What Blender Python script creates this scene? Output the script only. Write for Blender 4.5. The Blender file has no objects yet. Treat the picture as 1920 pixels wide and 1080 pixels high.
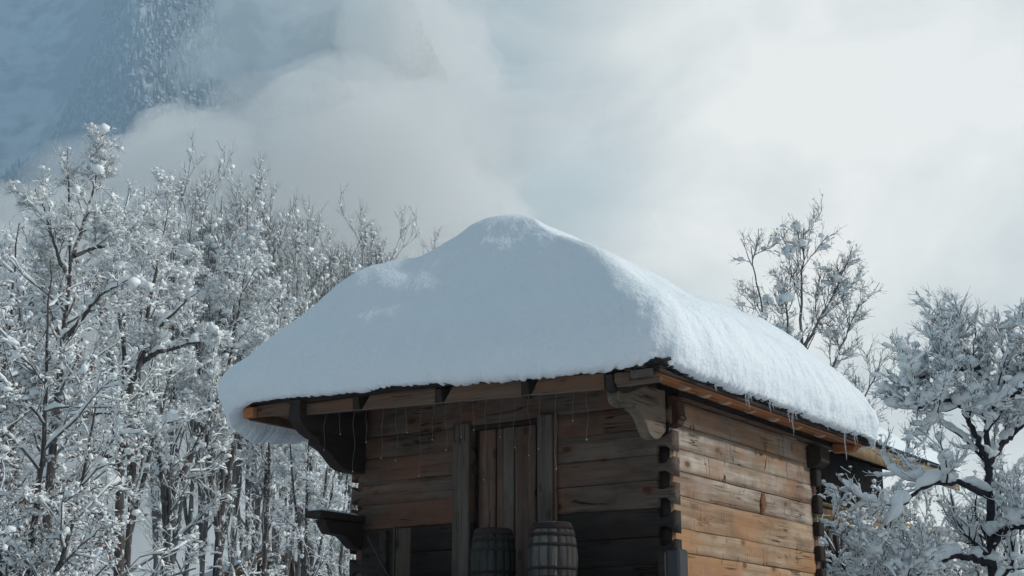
import bpy, bmesh, math, random
import numpy as np
from mathutils import Vector, Matrix, noise as mnoise
R = math.radians
random.seed(7)
rng = np.random.default_rng(11)
sc = bpy.context.scene
col = sc.collection

# ------------------------------------------------------------------ camera, light, exposure
EYE = 1.6
F_PX = 2790.0
PITCH = R(15.26)
cam_d = bpy.data.cameras.new('camera')
cam_d.sensor_width = 36.0
cam_d.lens = 36.0 * F_PX / 1920.0
cam_d.clip_start = 0.1
cam_d.clip_end = 9000.0
cam = bpy.data.objects.new('camera', cam_d)
cam.location = (0, 0, EYE)
cam.rotation_euler = (R(90) + PITCH, 0, 0)
col.objects.link(cam)
sc.camera = cam

SUN_EL, SUN_AZ = R(27.0), R(95.0)          # azimuth measured from +Y towards +X
SUN_DIR = Vector((math.sin(SUN_AZ) * math.cos(SUN_EL), math.cos(SUN_AZ) * math.cos(SUN_EL), math.sin(SUN_EL)))
sun_d = bpy.data.lights.new('sun', 'SUN')
sun_d.energy = 2.5
sun_d.angle = R(2.0)
sun_d.color = (1.0, 0.97, 0.92)
sun = bpy.data.objects.new('sun', sun_d)
sun.rotation_euler = SUN_DIR.to_track_quat('Z', 'Y').to_euler()
sun.location = SUN_DIR * 60
col.objects.link(sun)

sc.view_settings.view_transform = 'Standard'
sc.view_settings.look = 'None'
sc.view_settings.exposure = 0.0
sc.view_settings.gamma = 1.0
sc.view_settings.use_curve_mapping = False
sc.cycles.use_denoising = True
sc.cycles.max_bounces = 9
sc.cycles.diffuse_bounces = 3
sc.cycles.transmission_bounces = 6
sc.cycles.transparent_max_bounces = 12
sc.cycles.volume_bounces = 7


class NT:
    """small helper round a node tree"""
    def __init__(self, tree):
        self.t = tree
        self.n = tree.nodes
        self.n.clear()
    def node(self, typ, **kw):
        nd = self.n.new(typ)
        for k, v in kw.items():
            setattr(nd, k, v)
        return nd
    def put(self, sock, v):
        if isinstance(v, bpy.types.NodeSocket):
            self.t.links.new(v, sock)
        elif v is not None:
            if sock.type == 'RGBA' and hasattr(v, '__len__') and len(v) == 3:
                v = (*v, 1.0)
            sock.default_value = v
    def math(self, op, a, b=0.0, c=None, clamp=False):
        nd = self.node('ShaderNodeMath', operation=op, use_clamp=clamp)
        self.put(nd.inputs[0], a); self.put(nd.inputs[1], b)
        if c is not None: self.put(nd.inputs[2], c)
        return nd.outputs[0]
    def mix(self, fac, a, b, blend='MIX'):
        nd = self.node('ShaderNodeMix', data_type='RGBA', blend_type=blend)
        self.put(nd.inputs[0], fac); self.put(nd.inputs[6], a); self.put(nd.inputs[7], b)
        return nd.outputs[2]
    def ramp(self, fac, lo, hi, a=0.0, b=1.0):
        nd = self.node('ShaderNodeMapRange', interpolation_type='SMOOTHSTEP')
        self.put(nd.inputs[0], fac); nd.inputs[1].default_value = lo; nd.inputs[2].default_value = hi
        nd.inputs[3].default_value = a; nd.inputs[4].default_value = b
        return nd.outputs[0]
    def noise(self, vec, scale, detail=4.0, rough=0.55, w=None, distort=0.0):
        nd = self.node('ShaderNodeTexNoise')
        if w is not None:
            nd.noise_dimensions = '4D'; self.put(nd.inputs['W'], w)
        self.put(nd.inputs['Vector'], vec); nd.inputs['Scale'].default_value = scale
        nd.inputs['Detail'].default_value = detail; nd.inputs['Roughness'].default_value = rough
        nd.inputs['Distortion'].default_value = distort
        return nd.outputs['Fac']
    def mapping(self, vec, scale=(1, 1, 1), loc=(0, 0, 0), rot=(0, 0, 0)):
        nd = self.node('ShaderNodeMapping')
        self.put(nd.inputs[0], vec); nd.inputs['Scale'].default_value = scale
        nd.inputs['Location'].default_value = loc; nd.inputs['Rotation'].default_value = rot
        return nd.outputs[0]
    def dot(self, vec, d):
        nd = self.node('ShaderNodeVectorMath', operation='DOT_PRODUCT')
        self.put(nd.inputs[0], vec); nd.inputs[1].default_value = d
        return nd.outputs['Value']


def pix_dir(px, py):
    """direction from the camera through a pixel of the 1920 x 1080 photograph"""
    u, v = px - 960.0, py - 540.0
    cp, sp = math.cos(PITCH), math.sin(PITCH)
    return Vector((u, F_PX * cp + v * sp, F_PX * sp - v * cp))


def at(px, py, Y):
    """the point Y metres out whose picture falls on a pixel"""
    d = pix_dir(px, py)
    p = d * (Y / d.y)
    return Vector((p.x, p.y, p.z + EYE))


# ------------------------------------------------------------------ world: Nishita sky behind a broken cloud cover
world = bpy.data.worlds.new('World')
sc.world = world
world.use_nodes = True
W = NT(world.node_tree)
SKY_STR = 0.1
sky = W.node('ShaderNodeTexSky', sky_type='NISHITA', sun_disc=False, sun_elevation=SUN_EL, sun_rotation=SUN_AZ)
tc = W.node('ShaderNodeTexCoord')
gen = tc.outputs['Generated']
big = W.noise(W.mapping(gen, (1.0, 1.0, 1.7), (0.3, 0.1, 0.55)), 3.1, 3.5, 0.5, distort=0.25)
mid = W.noise(W.mapping(gen, (1.0, 1.0, 1.5), (4.1, 2.3, 0.7)), 7.0, 5.0, 0.55, distort=0.35)
c0 = pix_dir(1480, 190).normalized()      # thin, sunlit part of the cloud cover
toward = W.dot(gen, tuple(c0))
glow = W.ramp(toward, 0.984, 1.0)
side = W.dot(gen, (1.0, 0.0, 0.0))
tone = W.math('ADD', W.math('MULTIPLY', glow, 0.42), W.ramp(side, -0.10, 0.27, 0.06, 0.62))
tone = W.math('ADD', tone, W.math('MULTIPLY', W.math('SUBTRACT', big, 0.5), 1.1))
tone = W.math('ADD', tone, W.math('MULTIPLY', W.math('SUBTRACT', mid, 0.5), 1.30))
lowerleft = W.ramp(W.dot(gen, (-0.30, -0.93, 0.22)), -0.55, 0.5, 0.0, 0.75)      # heavier, darker cover behind the camera
tone = W.math('SUBTRACT', tone, lowerleft)
tone = W.math('ADD', tone, 0.13, clamp=True)
K = 1.0 / SKY_STR
dark = tuple(K * c for c in (0.325, 0.425, 0.475))
lite = tuple(K * c for c in (1.000, 1.000, 0.955))
cloudc = W.mix(tone, dark, lite)
back = W.ramp(W.dot(gen, (-0.35, -0.94, 0.0)), -0.35, 0.55, 0.95, 0.45)
skyc = W.mix(back, sky.outputs[0], cloudc)
bg = W.node('ShaderNodeBackground')
W.put(bg.inputs[0], skyc); bg.inputs[1].default_value = SKY_STR
wo = W.node('ShaderNodeOutputWorld')
W.t.links.new(bg.outputs[0], wo.inputs[0])


# ------------------------------------------------------------------ object helpers
def tag(o, label=None, cat=None, group=None, kind=None):
    if label: o['label'] = label
    if cat: o['category'] = cat
    if group: o['group'] = group
    if kind: o['kind'] = kind
    return o


def link(name, me, mat=None, parent=None, smooth=False):
    o = bpy.data.objects.new(name, me)
    col.objects.link(o)
    if mat is not None and len(me.materials) == 0:
        me.materials.append(mat)
    if smooth:
        me.shade_smooth()
    if parent is not None:
        o.parent = parent
    return o


def empty(name, loc=(0, 0, 0), rz=0.0, label=None, cat=None, group=None):
    o = bpy.data.objects.new(name, None)
    o.empty_display_size = 0.3
    o.location = loc
    o.rotation_euler = (0, 0, rz)
    col.objects.link(o)
    return tag(o, label, cat, group)


def mesh_np(name, V, Fq):
    """mesh from an (n,3) array and a list of face arrays (each (m,k))"""
    me = bpy.data.meshes.new(name)
    V = np.asarray(V, dtype=np.float32)
    fl = [np.asarray(f, dtype=np.int32) for f in (Fq if isinstance(Fq, list) else [Fq]) if len(f)]
    nl = sum(f.size for f in fl); nf = sum(len(f) for f in fl)
    me.vertices.add(len(V)); me.vertices.foreach_set('co', V.ravel())
    me.loops.add(nl); me.polygons.add(nf)
    me.loops.foreach_set('vertex_index', np.concatenate([f.ravel() for f in fl]))
    tot = np.concatenate([np.full(len(f), f.shape[1], dtype=np.int32) for f in fl])
    st = np.zeros(nf, dtype=np.int32); st[1:] = np.cumsum(tot)[:-1]
    me.polygons.foreach_set('loop_start', st)
    me.update(calc_edges=True)
    me.validate()
    return me


# ------------------------------------------------------------------ materials of the setting
def principled(name, rough=0.8):
    m = bpy.data.materials.new(name)
    m.use_nodes = True
    n = NT(m.node_tree)
    out = n.node('ShaderNodeOutputMaterial')
    b = n.node('ShaderNodeBsdfPrincipled')
    b.inputs['Roughness'].default_value = rough
    n.t.links.new(b.outputs[0], out.inputs[0])
    return m, n, b


def bump(n, b, h, strength, dist):
    bp = n.node('ShaderNodeBump')
    bp.inputs['Strength'].default_value = strength
    bp.inputs['Distance'].default_value = dist
    n.put(bp.inputs['Height'], h)
    n.t.links.new(bp.outputs[0], b.inputs['Normal'])


def snow_mat(name, colr, grain, gdist, rough=0.85):
    m, n, b = principled(name, rough)
    co = n.node('ShaderNodeTexCoord').outputs['Object']
    a = n.noise(co, grain, 5.0, 0.6)
    c = n.noise(co, grain * 0.07, 3.0, 0.5)
    n.put(b.inputs['Base Color'], n.mix(c, tuple(x * 0.965 for x in colr), colr))
    b.inputs['Specular IOR Level'].default_value = 0.25
    bump(n, b, a, 0.55, gdist)
    return m


M_SNOW = snow_mat('roof_snow', (0.82, 0.885, 0.925), 30.0, 0.034)
M_TSNOW = snow_mat('tree_snow', (0.90, 0.94, 0.95), 14.0, 0.015)
M_GROUND = snow_mat('ground_snow', (0.62, 0.64, 0.68), 3.0, 0.06)


def flat_mat(name, c, rough=0.9):
    m, n, b = principled(name, rough)
    co = n.node('ShaderNodeTexCoord').outputs['Object']
    f = n.noise(co, 0.9, 4.0, 0.6)
    n.put(b.inputs['Base Color'], n.mix(f, tuple(x * 0.7 for x in c), tuple(x * 1.2 for x in c)))
    return m


# ------------------------------------------------------------------ ground, mountain, wood on it, clouds, air
def fbm(x, y, seed=0.0, octv=5):
    s, a, f = 0.0, 1.0, 1.0
    for k in range(octv):
        s += a * mnoise.noise(Vector((x * f + seed, y * f - seed, seed * 0.37)))
        a *= 0.5; f *= 2.03
    return s


def ground():
    n = 90
    xs = np.concatenate([-np.geomspace(6, 2600, n // 2)[::-1], np.geomspace(6, 2600, n // 2)])
    ys = np.concatenate([[-120, -60, -30, -10], np.linspace(0, 60, 24), np.geomspace(66, 3000, 40)])
    V = []
    for y in ys:
        for x in xs:
            z = 0.012 * max(0, y - 40)
            z += 0.25 * fbm(x * 0.05, y * 0.05, 3.0, 3) * min(1, (abs(x) + abs(y)) / 30)
            V.append((x, y, z - 0.1))
    nx = len(xs)
    Fq = [(j * nx + i, j * nx + i + 1, (j + 1) * nx + i + 1, (j + 1) * nx + i) for j in range(len(ys) - 1) for i in range(nx - 1)]
    o = link('ground', mesh_np('ground', V, np.array(Fq)), M_GROUND, smooth=True)
    tag(o, kind='structure')


ground()

# spur heights: a steep wooded flank that falls away to the right
def mount_z(x, y):
    """steep flank: height grows with depth; a wooded spur comes forward in front of a farther wall"""
    spur = 330 * math.exp(-((x + 385 + 0.18 * (y - 1300)) / 85.0) ** 2) + 210 * math.exp(-((x + 150) / 110.0) ** 2)
    base = (y - 1560 + spur) * 1.75 + 95
    base += 75 * fbm(x * 0.006, y * 0.004, 9.1, 6)
    lim = 1350 - 2.4 * max(0, x + 330) + 30 * fbm(x * 0.02, 0.0, 2.2, 3)       # crest falling to the right
    lim = max(lim, 640 - 2.8 * max(0, x + 120))
    if base > lim: base = lim + (base - lim) * -0.25
    return base


def mountain():
    xs = np.arange(-1500, 300, 12.0)
    ys = np.arange(1000, 2400, 12.0)
    V = [(x, y, max(-5, mount_z(x, y))) for y in ys for x in xs]
    nx = len(xs)
    Fq = [(j * nx + i, j * nx + i + 1, (j + 1) * nx + i + 1, (j + 1) * nx + i) for j in range(len(ys) - 1) for i in range(nx - 1)]
    m, n, b = principled('mountain_rock_and_snow', 0.9)
    g = n.node('ShaderNodeNewGeometry')
    co = n.node('ShaderNodeTexCoord').outputs['Object']
    slope = n.node('ShaderNodeSeparateXYZ'); n.put(slope.inputs[0], g.outputs['Normal'])
    f = n.math('ADD', slope.outputs[2], n.math('MULTIPLY', n.math('SUBTRACT', n.noise(co, 0.03, 6.0, 0.65), 0.5), 1.1))
    n.put(b.inputs['Base Color'], n.mix(n.ramp(f, 0.30, 0.60), (0.16, 0.19, 0.21), (0.72, 0.76, 0.80)))
    o = link('mountain', mesh_np('mountain', V, np.array(Fq)), m, smooth=True)
    tag(o, kind='structure')


mountain()


def far_wood():
    """thousands of small snow-laden conifers on the flank, as one mass"""
    r = np.random.default_rng(5)
    k = 5
    ang = np.arange(k) * 2 * np.pi / k
    VV, FF, base = [], [], 0
    VS, FS, bs = [], [], 0
    cnt = 0
    while cnt < 16000:
        x = r.uniform(-760, 60); y = r.uniform(1060, 1900)
        z = mount_z(x, y)
        if z < 260: continue
        if fbm(x * 0.009, z * 0.006, 4.4, 3) < -0.75: continue
        cnt += 1
        h = r.uniform(9, 21); w = h * r.uniform(0.17, 0.25)
        lean = r.normal(0, 0.03, 2)
        for t in range(3):
            z0 = z - 1 + h * (0.08 + 0.26 * t); z1 = z0 + h * 0.42
            rr = w * (1.0 - 0.27 * t)
            a = ang + r.uniform(0, 6)
            jr = rr * r.uniform(0.7, 1.25, k)
            ring = np.stack([x + lean[0] * h * t * .2 + jr * np.cos(a), y + lean[1] * h * t * .2 + jr * np.sin(a), z0 - r.uniform(0, .05, k) * h], 1)
            apex = np.array([[x + lean[0] * h * (t + 1) * .2, y + lean[1] * h * (t + 1) * .2, z1]])
            snowy = (r.random() < 0.30)
            f = np.array([(i, (i + 1) % k, k) for i in range(k)])
            if snowy:
                VS.append(np.vstack([ring, apex])); FS.append(f + bs); bs += k + 1
            else:
                VV.append(np.vstack([ring, apex])); FF.append(f + base); base += k + 1
    V = np.vstack(VV + VS)
    F1 = np.vstack(FF); F2 = np.vstack(FS) + base
    me = mesh_np('conifer_forest', V, [F1, F2])
    m1, n1, b1 = principled('needles', 0.9); b1.inputs['Base Color'].default_value = (0.085, 0.115, 0.125, 1)
    m2, n2, b2 = principled('frosted_needles', 0.9); b2.inputs['Base Color'].default_value = (0.46, 0.52, 0.55, 1)
    me.materials.append(m1); me.materials.append(m2)
    mi = np.zeros(len(F1) + len(F2), dtype=np.int32); mi[len(F1):] = 1
    me.polygons.foreach_set('material_index', mi)
    o = link('conifer_forest', me)
    tag(o, 'snow-covered conifer wood on the steep mountain flank seen between the clouds', kind='stuff')


far_wood()


def volume_mat(name, colr, dens, aniso=0.2):
    m = bpy.data.materials.new(name); m.use_nodes = True
    n = NT(m.node_tree)
    out = n.node('ShaderNodeOutputMaterial')
    v = n.node('ShaderNodeVolumePrincipled')
    v.inputs['Color'].default_value = (*colr, 1)
    v.inputs['Density'].default_value = dens
    v.inputs['Anisotropy'].default_value = aniso
    n.t.links.new(v.outputs[0], out.inputs['Volume'])
    return m


M_CLOUD = volume_mat('cloud_vapour', (1.0, 1.0, 0.99), 0.022, 0.0)
M_THIN = volume_mat('thin_cloud_vapour', (0.95, 1.0, 1.0), 0.011, 0.0)
M_MIST = volume_mat('mist_vapour', (0.42, 0.66, 0.84), 0.0045, 0.0)


def cloud(px, py, Y, rx, ry, rz, seed, sub=5, amp=0.35, f=1.6, mat=None, roll=0.0):
    bm = bmesh.new()
    bmesh.ops.create_icosphere(bm, subdivisions=sub, radius=1.0)
    cr, sr = math.cos(roll), math.sin(roll)
    for v in bm.verts:
        d = v.co.normalized()
        k = 1.0 + amp * fbm3(d * f, seed)
        x, y, z = d.x * rx * k, d.y * ry * k, d.z * rz * k
        v.co = (x * cr - z * sr, y, x * sr + z * cr)
    me = bpy.data.meshes.new('cloud'); bm.to_mesh(me); bm.free()
    o = link('cloud', me, mat or M_CLOUD, smooth=True)
    o.location = at(px, py, Y)
    tag(o, kind='stuff')
    return o


def fbm3(v, seed, octv=5):
    s, a, f = 0.0, 1.0, 1.0
    for k in range(octv):
        s += a * mnoise.noise(Vector((v.x * f + seed, v.y * f + seed * .3, v.z * f - seed)))
        a *= 0.52; f *= 2.1
    return s


# the bank that lies across the foot of the flank, and looser wisps
cloud(480, 520, 960, 185, 60, 140, 1.3, roll=0.42, amp=0.22)
cloud(330, 290, 1000, 60, 40, 32, 21.3, roll=0.4, sub=4)
cloud(1030, 370, 1010, 75, 40, 42, 23.3, roll=0.1, sub=4, mat=M_THIN)
cloud(60, 800, 930, 230, 60, 165, 2.9, roll=0.15, amp=0.22)
cloud(770, 90, 1080, 62, 45, 80, 7.7, roll=0.3)
cloud(560, 60, 1080, 95, 40, 50, 17.7, roll=0.3, mat=M_THIN)
cloud(800, 290, 1010, 135, 45, 55, 15.1, roll=0.3, amp=0.3)
cloud(560, -30, 1150, 60, 30, 26, 9.1, sub=4)
cloud(415, 118, 1150, 20, 20, 14, 3.7, sub=4)
cloud(60, 140, 1330, 120, 60, 160, 8.7, mat=M_MIST)
cloud(230, 60, 1130, 230, 60, 150, 6.1, mat=M_MIST, amp=0.15)
cloud(1317, -470, 1270, 330, 230, 225, 12.3)  # unseen cloud added overhead to keep the sun off the flank


def haze():
    bm = bmesh.new()
    bmesh.ops.create_cube(bm, size=1.0)
    for v in bm.verts:
        v.co = (v.co.x * 3800, 1135 + v.co.y * 2600, 745 + v.co.z * 1500)
    me = bpy.data.meshes.new('haze'); bm.to_mesh(me); bm.free()
    tag(link('haze', me, volume_mat('thin_air', (0.80, 0.92, 1.0), 0.00015, 0.0)), kind='stuff')


haze()


# ------------------------------------------------------------------ the log cabin
CAZ = R(34.19)
CORNER = (1.405, 13.5)                       # near corner of the two walls
CX = Vector((math.cos(CAZ), -math.sin(CAZ), 0))
CY = Vector((math.sin(CAZ), math.cos(CAZ), 0))


def cab_world(x, y, z):
    p = Vector((CORNER[0], CORNER[1], 0)) + CX * x + CY * y
    return Vector((p.x, p.y, z + EYE))


def on_right_plane(px, py, lx):
    """(y, z) in the cabin's frame of a pixel's ray on the plane x = lx"""
    d = pix_dir(px, py); k = d.x / d.y
    P = Vector((CORNER[0], CORNER[1], 0)) + CX * lx
    s = (k * P.y - P.x) / (CY.x - k * CY.y)
    q = P + CY * s
    return s, q.y * d.z / d.y


def wood_mat(name, axis, pale, mid, dark, warm, warm_amt=0.5, knots=1.0, ticks=0.0, rough=0.85, coarse=1.0):
    """sawn or hewn weathered wood; grain runs along AXIS (0 x, 1 y, 2 z) of the thing's own frame"""
    m, n, b = principled(name, rough)
    co = n.node('ShaderNodeTexCoord').outputs['Object']
    rnd = n.node('ShaderNodeObjectInfo').outputs['Random']
    def sc3(al, ac):
        s = [ac, ac, ac]; s[axis] = al
        return tuple(s)
    off = n.math('MULTIPLY', rnd, 37.0)
    fine = n.noise(n.mapping(co, sc3(1.1, 34)), 1.0, 8.0, 0.72, w=off)
    broad = n.noise(n.mapping(co, sc3(0.55, 7.5)), 1.0 * coarse, 4.0, 0.6, w=off)
    patch = n.noise(co, 1.15, 3.0, 0.55, w=n.math('ADD', off, 5.0))
    c = n.mix(n.ramp(broad, 0.32, 0.68), mid, pale)
    c = n.mix(n.ramp(fine, 0.50, 0.74), c, dark)
    blot = n.ramp(n.noise(n.mapping(co, sc3(1.6, 4.0)), 1.0, 5.0, 0.65, w=n.math('ADD', off, 21.0)), 0.46, 0.68)
    c = n.mix(n.math('MULTIPLY', blot, 0.75), c, tuple(0.5 * (p + q) for p, q in zip(mid, dark)))
    c = n.mix(n.math('MULTIPLY', n.ramp(n.math('ADD', patch, n.math('MULTIPLY', n.math('SUBTRACT', rnd, 0.5), 0.22)), 0.46, 0.66), warm_amt), c, warm)
    h = n.math('ADD', n.math('MULTIPLY', fine, -0.55), n.math('MULTIPLY', broad, 0.5))
    if knots:
        vo = n.node('ShaderNodeTexVoronoi'); vo.voronoi_dimensions = '3D'
        n.put(vo.inputs['Vector'], n.mapping(co, sc3(2.1, 3.9), (0.3, 0.7, 0.2)))
        vo.inputs['Scale'].default_value = 1.0
        vo.inputs['Randomness'].default_value = 1.0
        dist = n.math('ADD', vo.outputs['Distance'], n.math('MULTIPLY', n.math('SUBTRACT', fine, 0.5), 0.10))
        k = n.ramp(dist, 0.075, 0.15, 1.0, 0.0)
        n2 = n.math('MULTIPLY', k, knots)
        c = n.mix(n2, c, tuple(0.35 * d for d in dark))
        halo = n.ramp(dist, 0.10, 0.30, 0.45 * knots, 0.0)
        c = n.mix(halo, c, tuple(0.75 * w for w in warm))
    cr = n.noise(n.mapping(co, sc3(0.8, 16)), 1.0, 2.0, 0.5, w=n.math('ADD', off, 11.0))
    crack = n.ramp(n.math('ABSOLUTE', n.math('SUBTRACT', cr, 0.5)), 0.004, 0.022, 1.0, 0.0)
    crm = n.ramp(n.noise(co, 2.2, 2.0, 0.5, w=off), 0.52, 0.62)
    crack = n.math('MULTIPLY', crack, crm)
    c = n.mix(n.math('MULTIPLY', crack, 0.85), c, tuple(0.3 * d for d in dark))
    h = n.math('SUBTRACT', h, n.math('MULTIPLY', crack, 1.2))
    if ticks:
        t = n.noise(n.mapping(co, sc3(13.0, 2.3)), 1.0, 1.0, 0.4, w=n.math('ADD', off, 3.0))
        tk = n.ramp(n.math('ABSOLUTE', n.math('SUBTRACT', t, 0.5)), 0.003, 0.020, 1.0, 0.0)
        tm = n.ramp(n.noise(co, 4.5, 2.0, 0.5, w=n.math('ADD', off, 8.0)), 0.55, 0.62)
        tk = n.math('MULTIPLY', n.math('MULTIPLY', tk, tm), ticks)
        c = n.mix(tk, c, tuple(0.4 * d for d in dark))
        h = n.math('SUBTRACT', h, tk)
        st = n.ramp(n.noise(n.mapping(co, sc3(5.0, 1.1)), 1.0, 3.0, 0.6, w=n.math('ADD', off, 9.0)), 0.42, 0.60)
        c = n.mix(n.math('MULTIPLY', st, 0.30), c, mid)
    n.put(b.inputs['Base Color'], c)
    b.inputs['Specular IOR Level'].default_value = 0.25
    bump(n, b, h, 0.7, 0.012)
    return m


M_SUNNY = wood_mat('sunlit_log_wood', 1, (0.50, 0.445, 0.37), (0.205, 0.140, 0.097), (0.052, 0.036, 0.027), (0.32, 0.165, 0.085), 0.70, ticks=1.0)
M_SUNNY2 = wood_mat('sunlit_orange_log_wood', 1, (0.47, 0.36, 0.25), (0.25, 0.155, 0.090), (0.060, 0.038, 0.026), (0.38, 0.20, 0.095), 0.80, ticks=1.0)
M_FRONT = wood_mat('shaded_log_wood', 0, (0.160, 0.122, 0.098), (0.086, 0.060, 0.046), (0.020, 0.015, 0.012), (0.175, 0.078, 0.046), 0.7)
M_SOOTY = wood_mat('smoke_dark_log_wood', 0, (0.045, 0.036, 0.031), (0.025, 0.019, 0.017), (0.009, 0.007, 0.006), (0.036, 0.019, 0.013), 0.6)  # lower front rows: the porch shade is put into the log colour
M_DOOR = wood_mat('door_plank_wood', 2, (0.175, 0.122, 0.095), (0.090, 0.060, 0.046), (0.016, 0.011, 0.010), (0.165, 0.080, 0.052), 0.7, knots=0.6)
M_GREYBOARD = wood_mat('grey_board_wood', 2, (0.150, 0.130, 0.113), (0.092, 0.074, 0.062), (0.025, 0.021, 0.019), (0.115, 0.080, 0.060), 0.4, knots=0.5)
M_FASCIA = wood_mat('eave_board_wood', 0, (0.16, 0.105, 0.075), (0.115, 0.070, 0.046), (0.045, 0.025, 0.017), (0.15, 0.072, 0.038), 0.5, knots=0.8)
M_SOFFIT = wood_mat('soffit_wood', 1, (0.46, 0.21, 0.095), (0.34, 0.14, 0.06), (0.15, 0.06, 0.03), (0.46, 0.17, 0.06), 0.7, knots=0.4)
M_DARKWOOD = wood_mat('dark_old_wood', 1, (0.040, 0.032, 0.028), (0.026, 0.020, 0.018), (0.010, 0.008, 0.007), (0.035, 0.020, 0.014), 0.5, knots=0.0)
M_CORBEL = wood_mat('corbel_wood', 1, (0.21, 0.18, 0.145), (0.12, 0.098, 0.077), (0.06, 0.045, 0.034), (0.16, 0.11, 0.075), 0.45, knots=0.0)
M_ENDS = wood_mat('end_grain_wood', 2, (0.075, 0.040, 0.028), (0.048, 0.024, 0.017), (0.016, 0.010, 0.008), (0.085, 0.035, 0.020), 0.6, knots=0.0)
M_TIP = wood_mat('fresh_cut_wood', 0, (0.50, 0.36, 0.25), (0.40, 0.27, 0.18), (0.25, 0.15, 0.09), (0.44, 0.26, 0.14), 0.4, knots=0.0)  # pale end wood; sunlight on the rafter tips is put into the colour
M_SHINGLE = wood_mat('old_shingle_wood', 1, (0.035, 0.032, 0.030), (0.022, 0.020, 0.019), (0.008, 0.008, 0.008), (0.03, 0.022, 0.018), 0.3, knots=0.0)

CAB_TOP = empty('log_cabin', (CORNER[0], CORNER[1], 0), -CAZ,
                'old log cabin with carved corner brackets under a thick cap of roof snow', 'cabin')


def lm(name, V, Fq, mat, parent=CAB_TOP, smooth=False):
    V = np.array(V, dtype=float)
    V[:, 2] += EYE
    return link(name, mesh_np(name, V, Fq), mat, parent, smooth)


def box_vf(x0, x1, y0, y1, z0, z1, base=0):
    V = [(x0, y0, z0), (x1, y0, z0), (x1, y1, z0), (x0, y1, z0), (x0, y0, z1), (x1, y0, z1), (x1, y1, z1), (x0, y1, z1)]
    F = np.array([(0, 3, 2, 1), (4, 5, 6, 7), (0, 1, 5, 4), (1, 2, 6, 5), (2, 3, 7, 6), (3, 0, 4, 7)]) + base
    return V, F


def bevelled(name, x0, x1, y0, y1, z0, z1, mat, parent=CAB_TOP, bev=0.006, tilt=None, rel=True):
    bm = bmesh.new()
    bmesh.ops.create_cube(bm, size=1.0)
    for v in bm.verts:
        v.co = Vector(((x0 + x1) / 2 + v.co.x * (x1 - x0), (y0 + y1) / 2 + v.co.y * (y1 - y0), (z0 + z1) / 2 + v.co.z * (z1 - z0)))
    bmesh.ops.bevel(bm, geom=bm.edges[:], offset=bev, segments=1, affect='EDGES')
    if tilt is not None:
        bmesh.ops.rotate(bm, verts=bm.verts, cent=tilt[0], matrix=Matrix.Rotation(tilt[1], 3, tilt[2]))
    if rel:
        for v in bm.verts: v.co.z += EYE
    me = bpy.data.meshes.new(name); bm.to_mesh(me); bm.free()
    return link(name, me, mat, parent)


def prism(name, prof, plane, a0, a1, mat, parent=CAB_TOP, bev=0.006):
    """profile polygon [(u, z)] extruded; plane 'x': u is y and it runs over x; plane 'y': u is x and it runs over y"""
    bm = bmesh.new()
    def mk(u, z, a): return (a, u, z + EYE) if plane == 'x' else (u, a, z + EYE)
    A = [bm.verts.new(mk(u, z, a0)) for u, z in prof]
    B = [bm.verts.new(mk(u, z, a1)) for u, z in prof]
    n = len(prof)
    bm.faces.new(A); bm.faces.new(B[::-1])
    for i in range(n):
        bm.faces.new((A[i], B[i], B[(i + 1) % n], A[(i + 1) % n]))
    bmesh.ops.recalc_face_normals(bm, faces=bm.faces)
    if bev:
        bmesh.ops.bevel(bm, geom=[e for e in bm.edges if all(len(f.verts) == n for f in e.link_faces if len(f.verts) != 4) and any(len(f.verts) == n for f in e.link_faces)],
                        offset=bev, segments=1, affect='EDGES')
    me = bpy.data.meshes.new(name); bm.to_mesh(me); bm.free()
    return link(name, me, mat, parent)


LOGN = [0]


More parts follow.
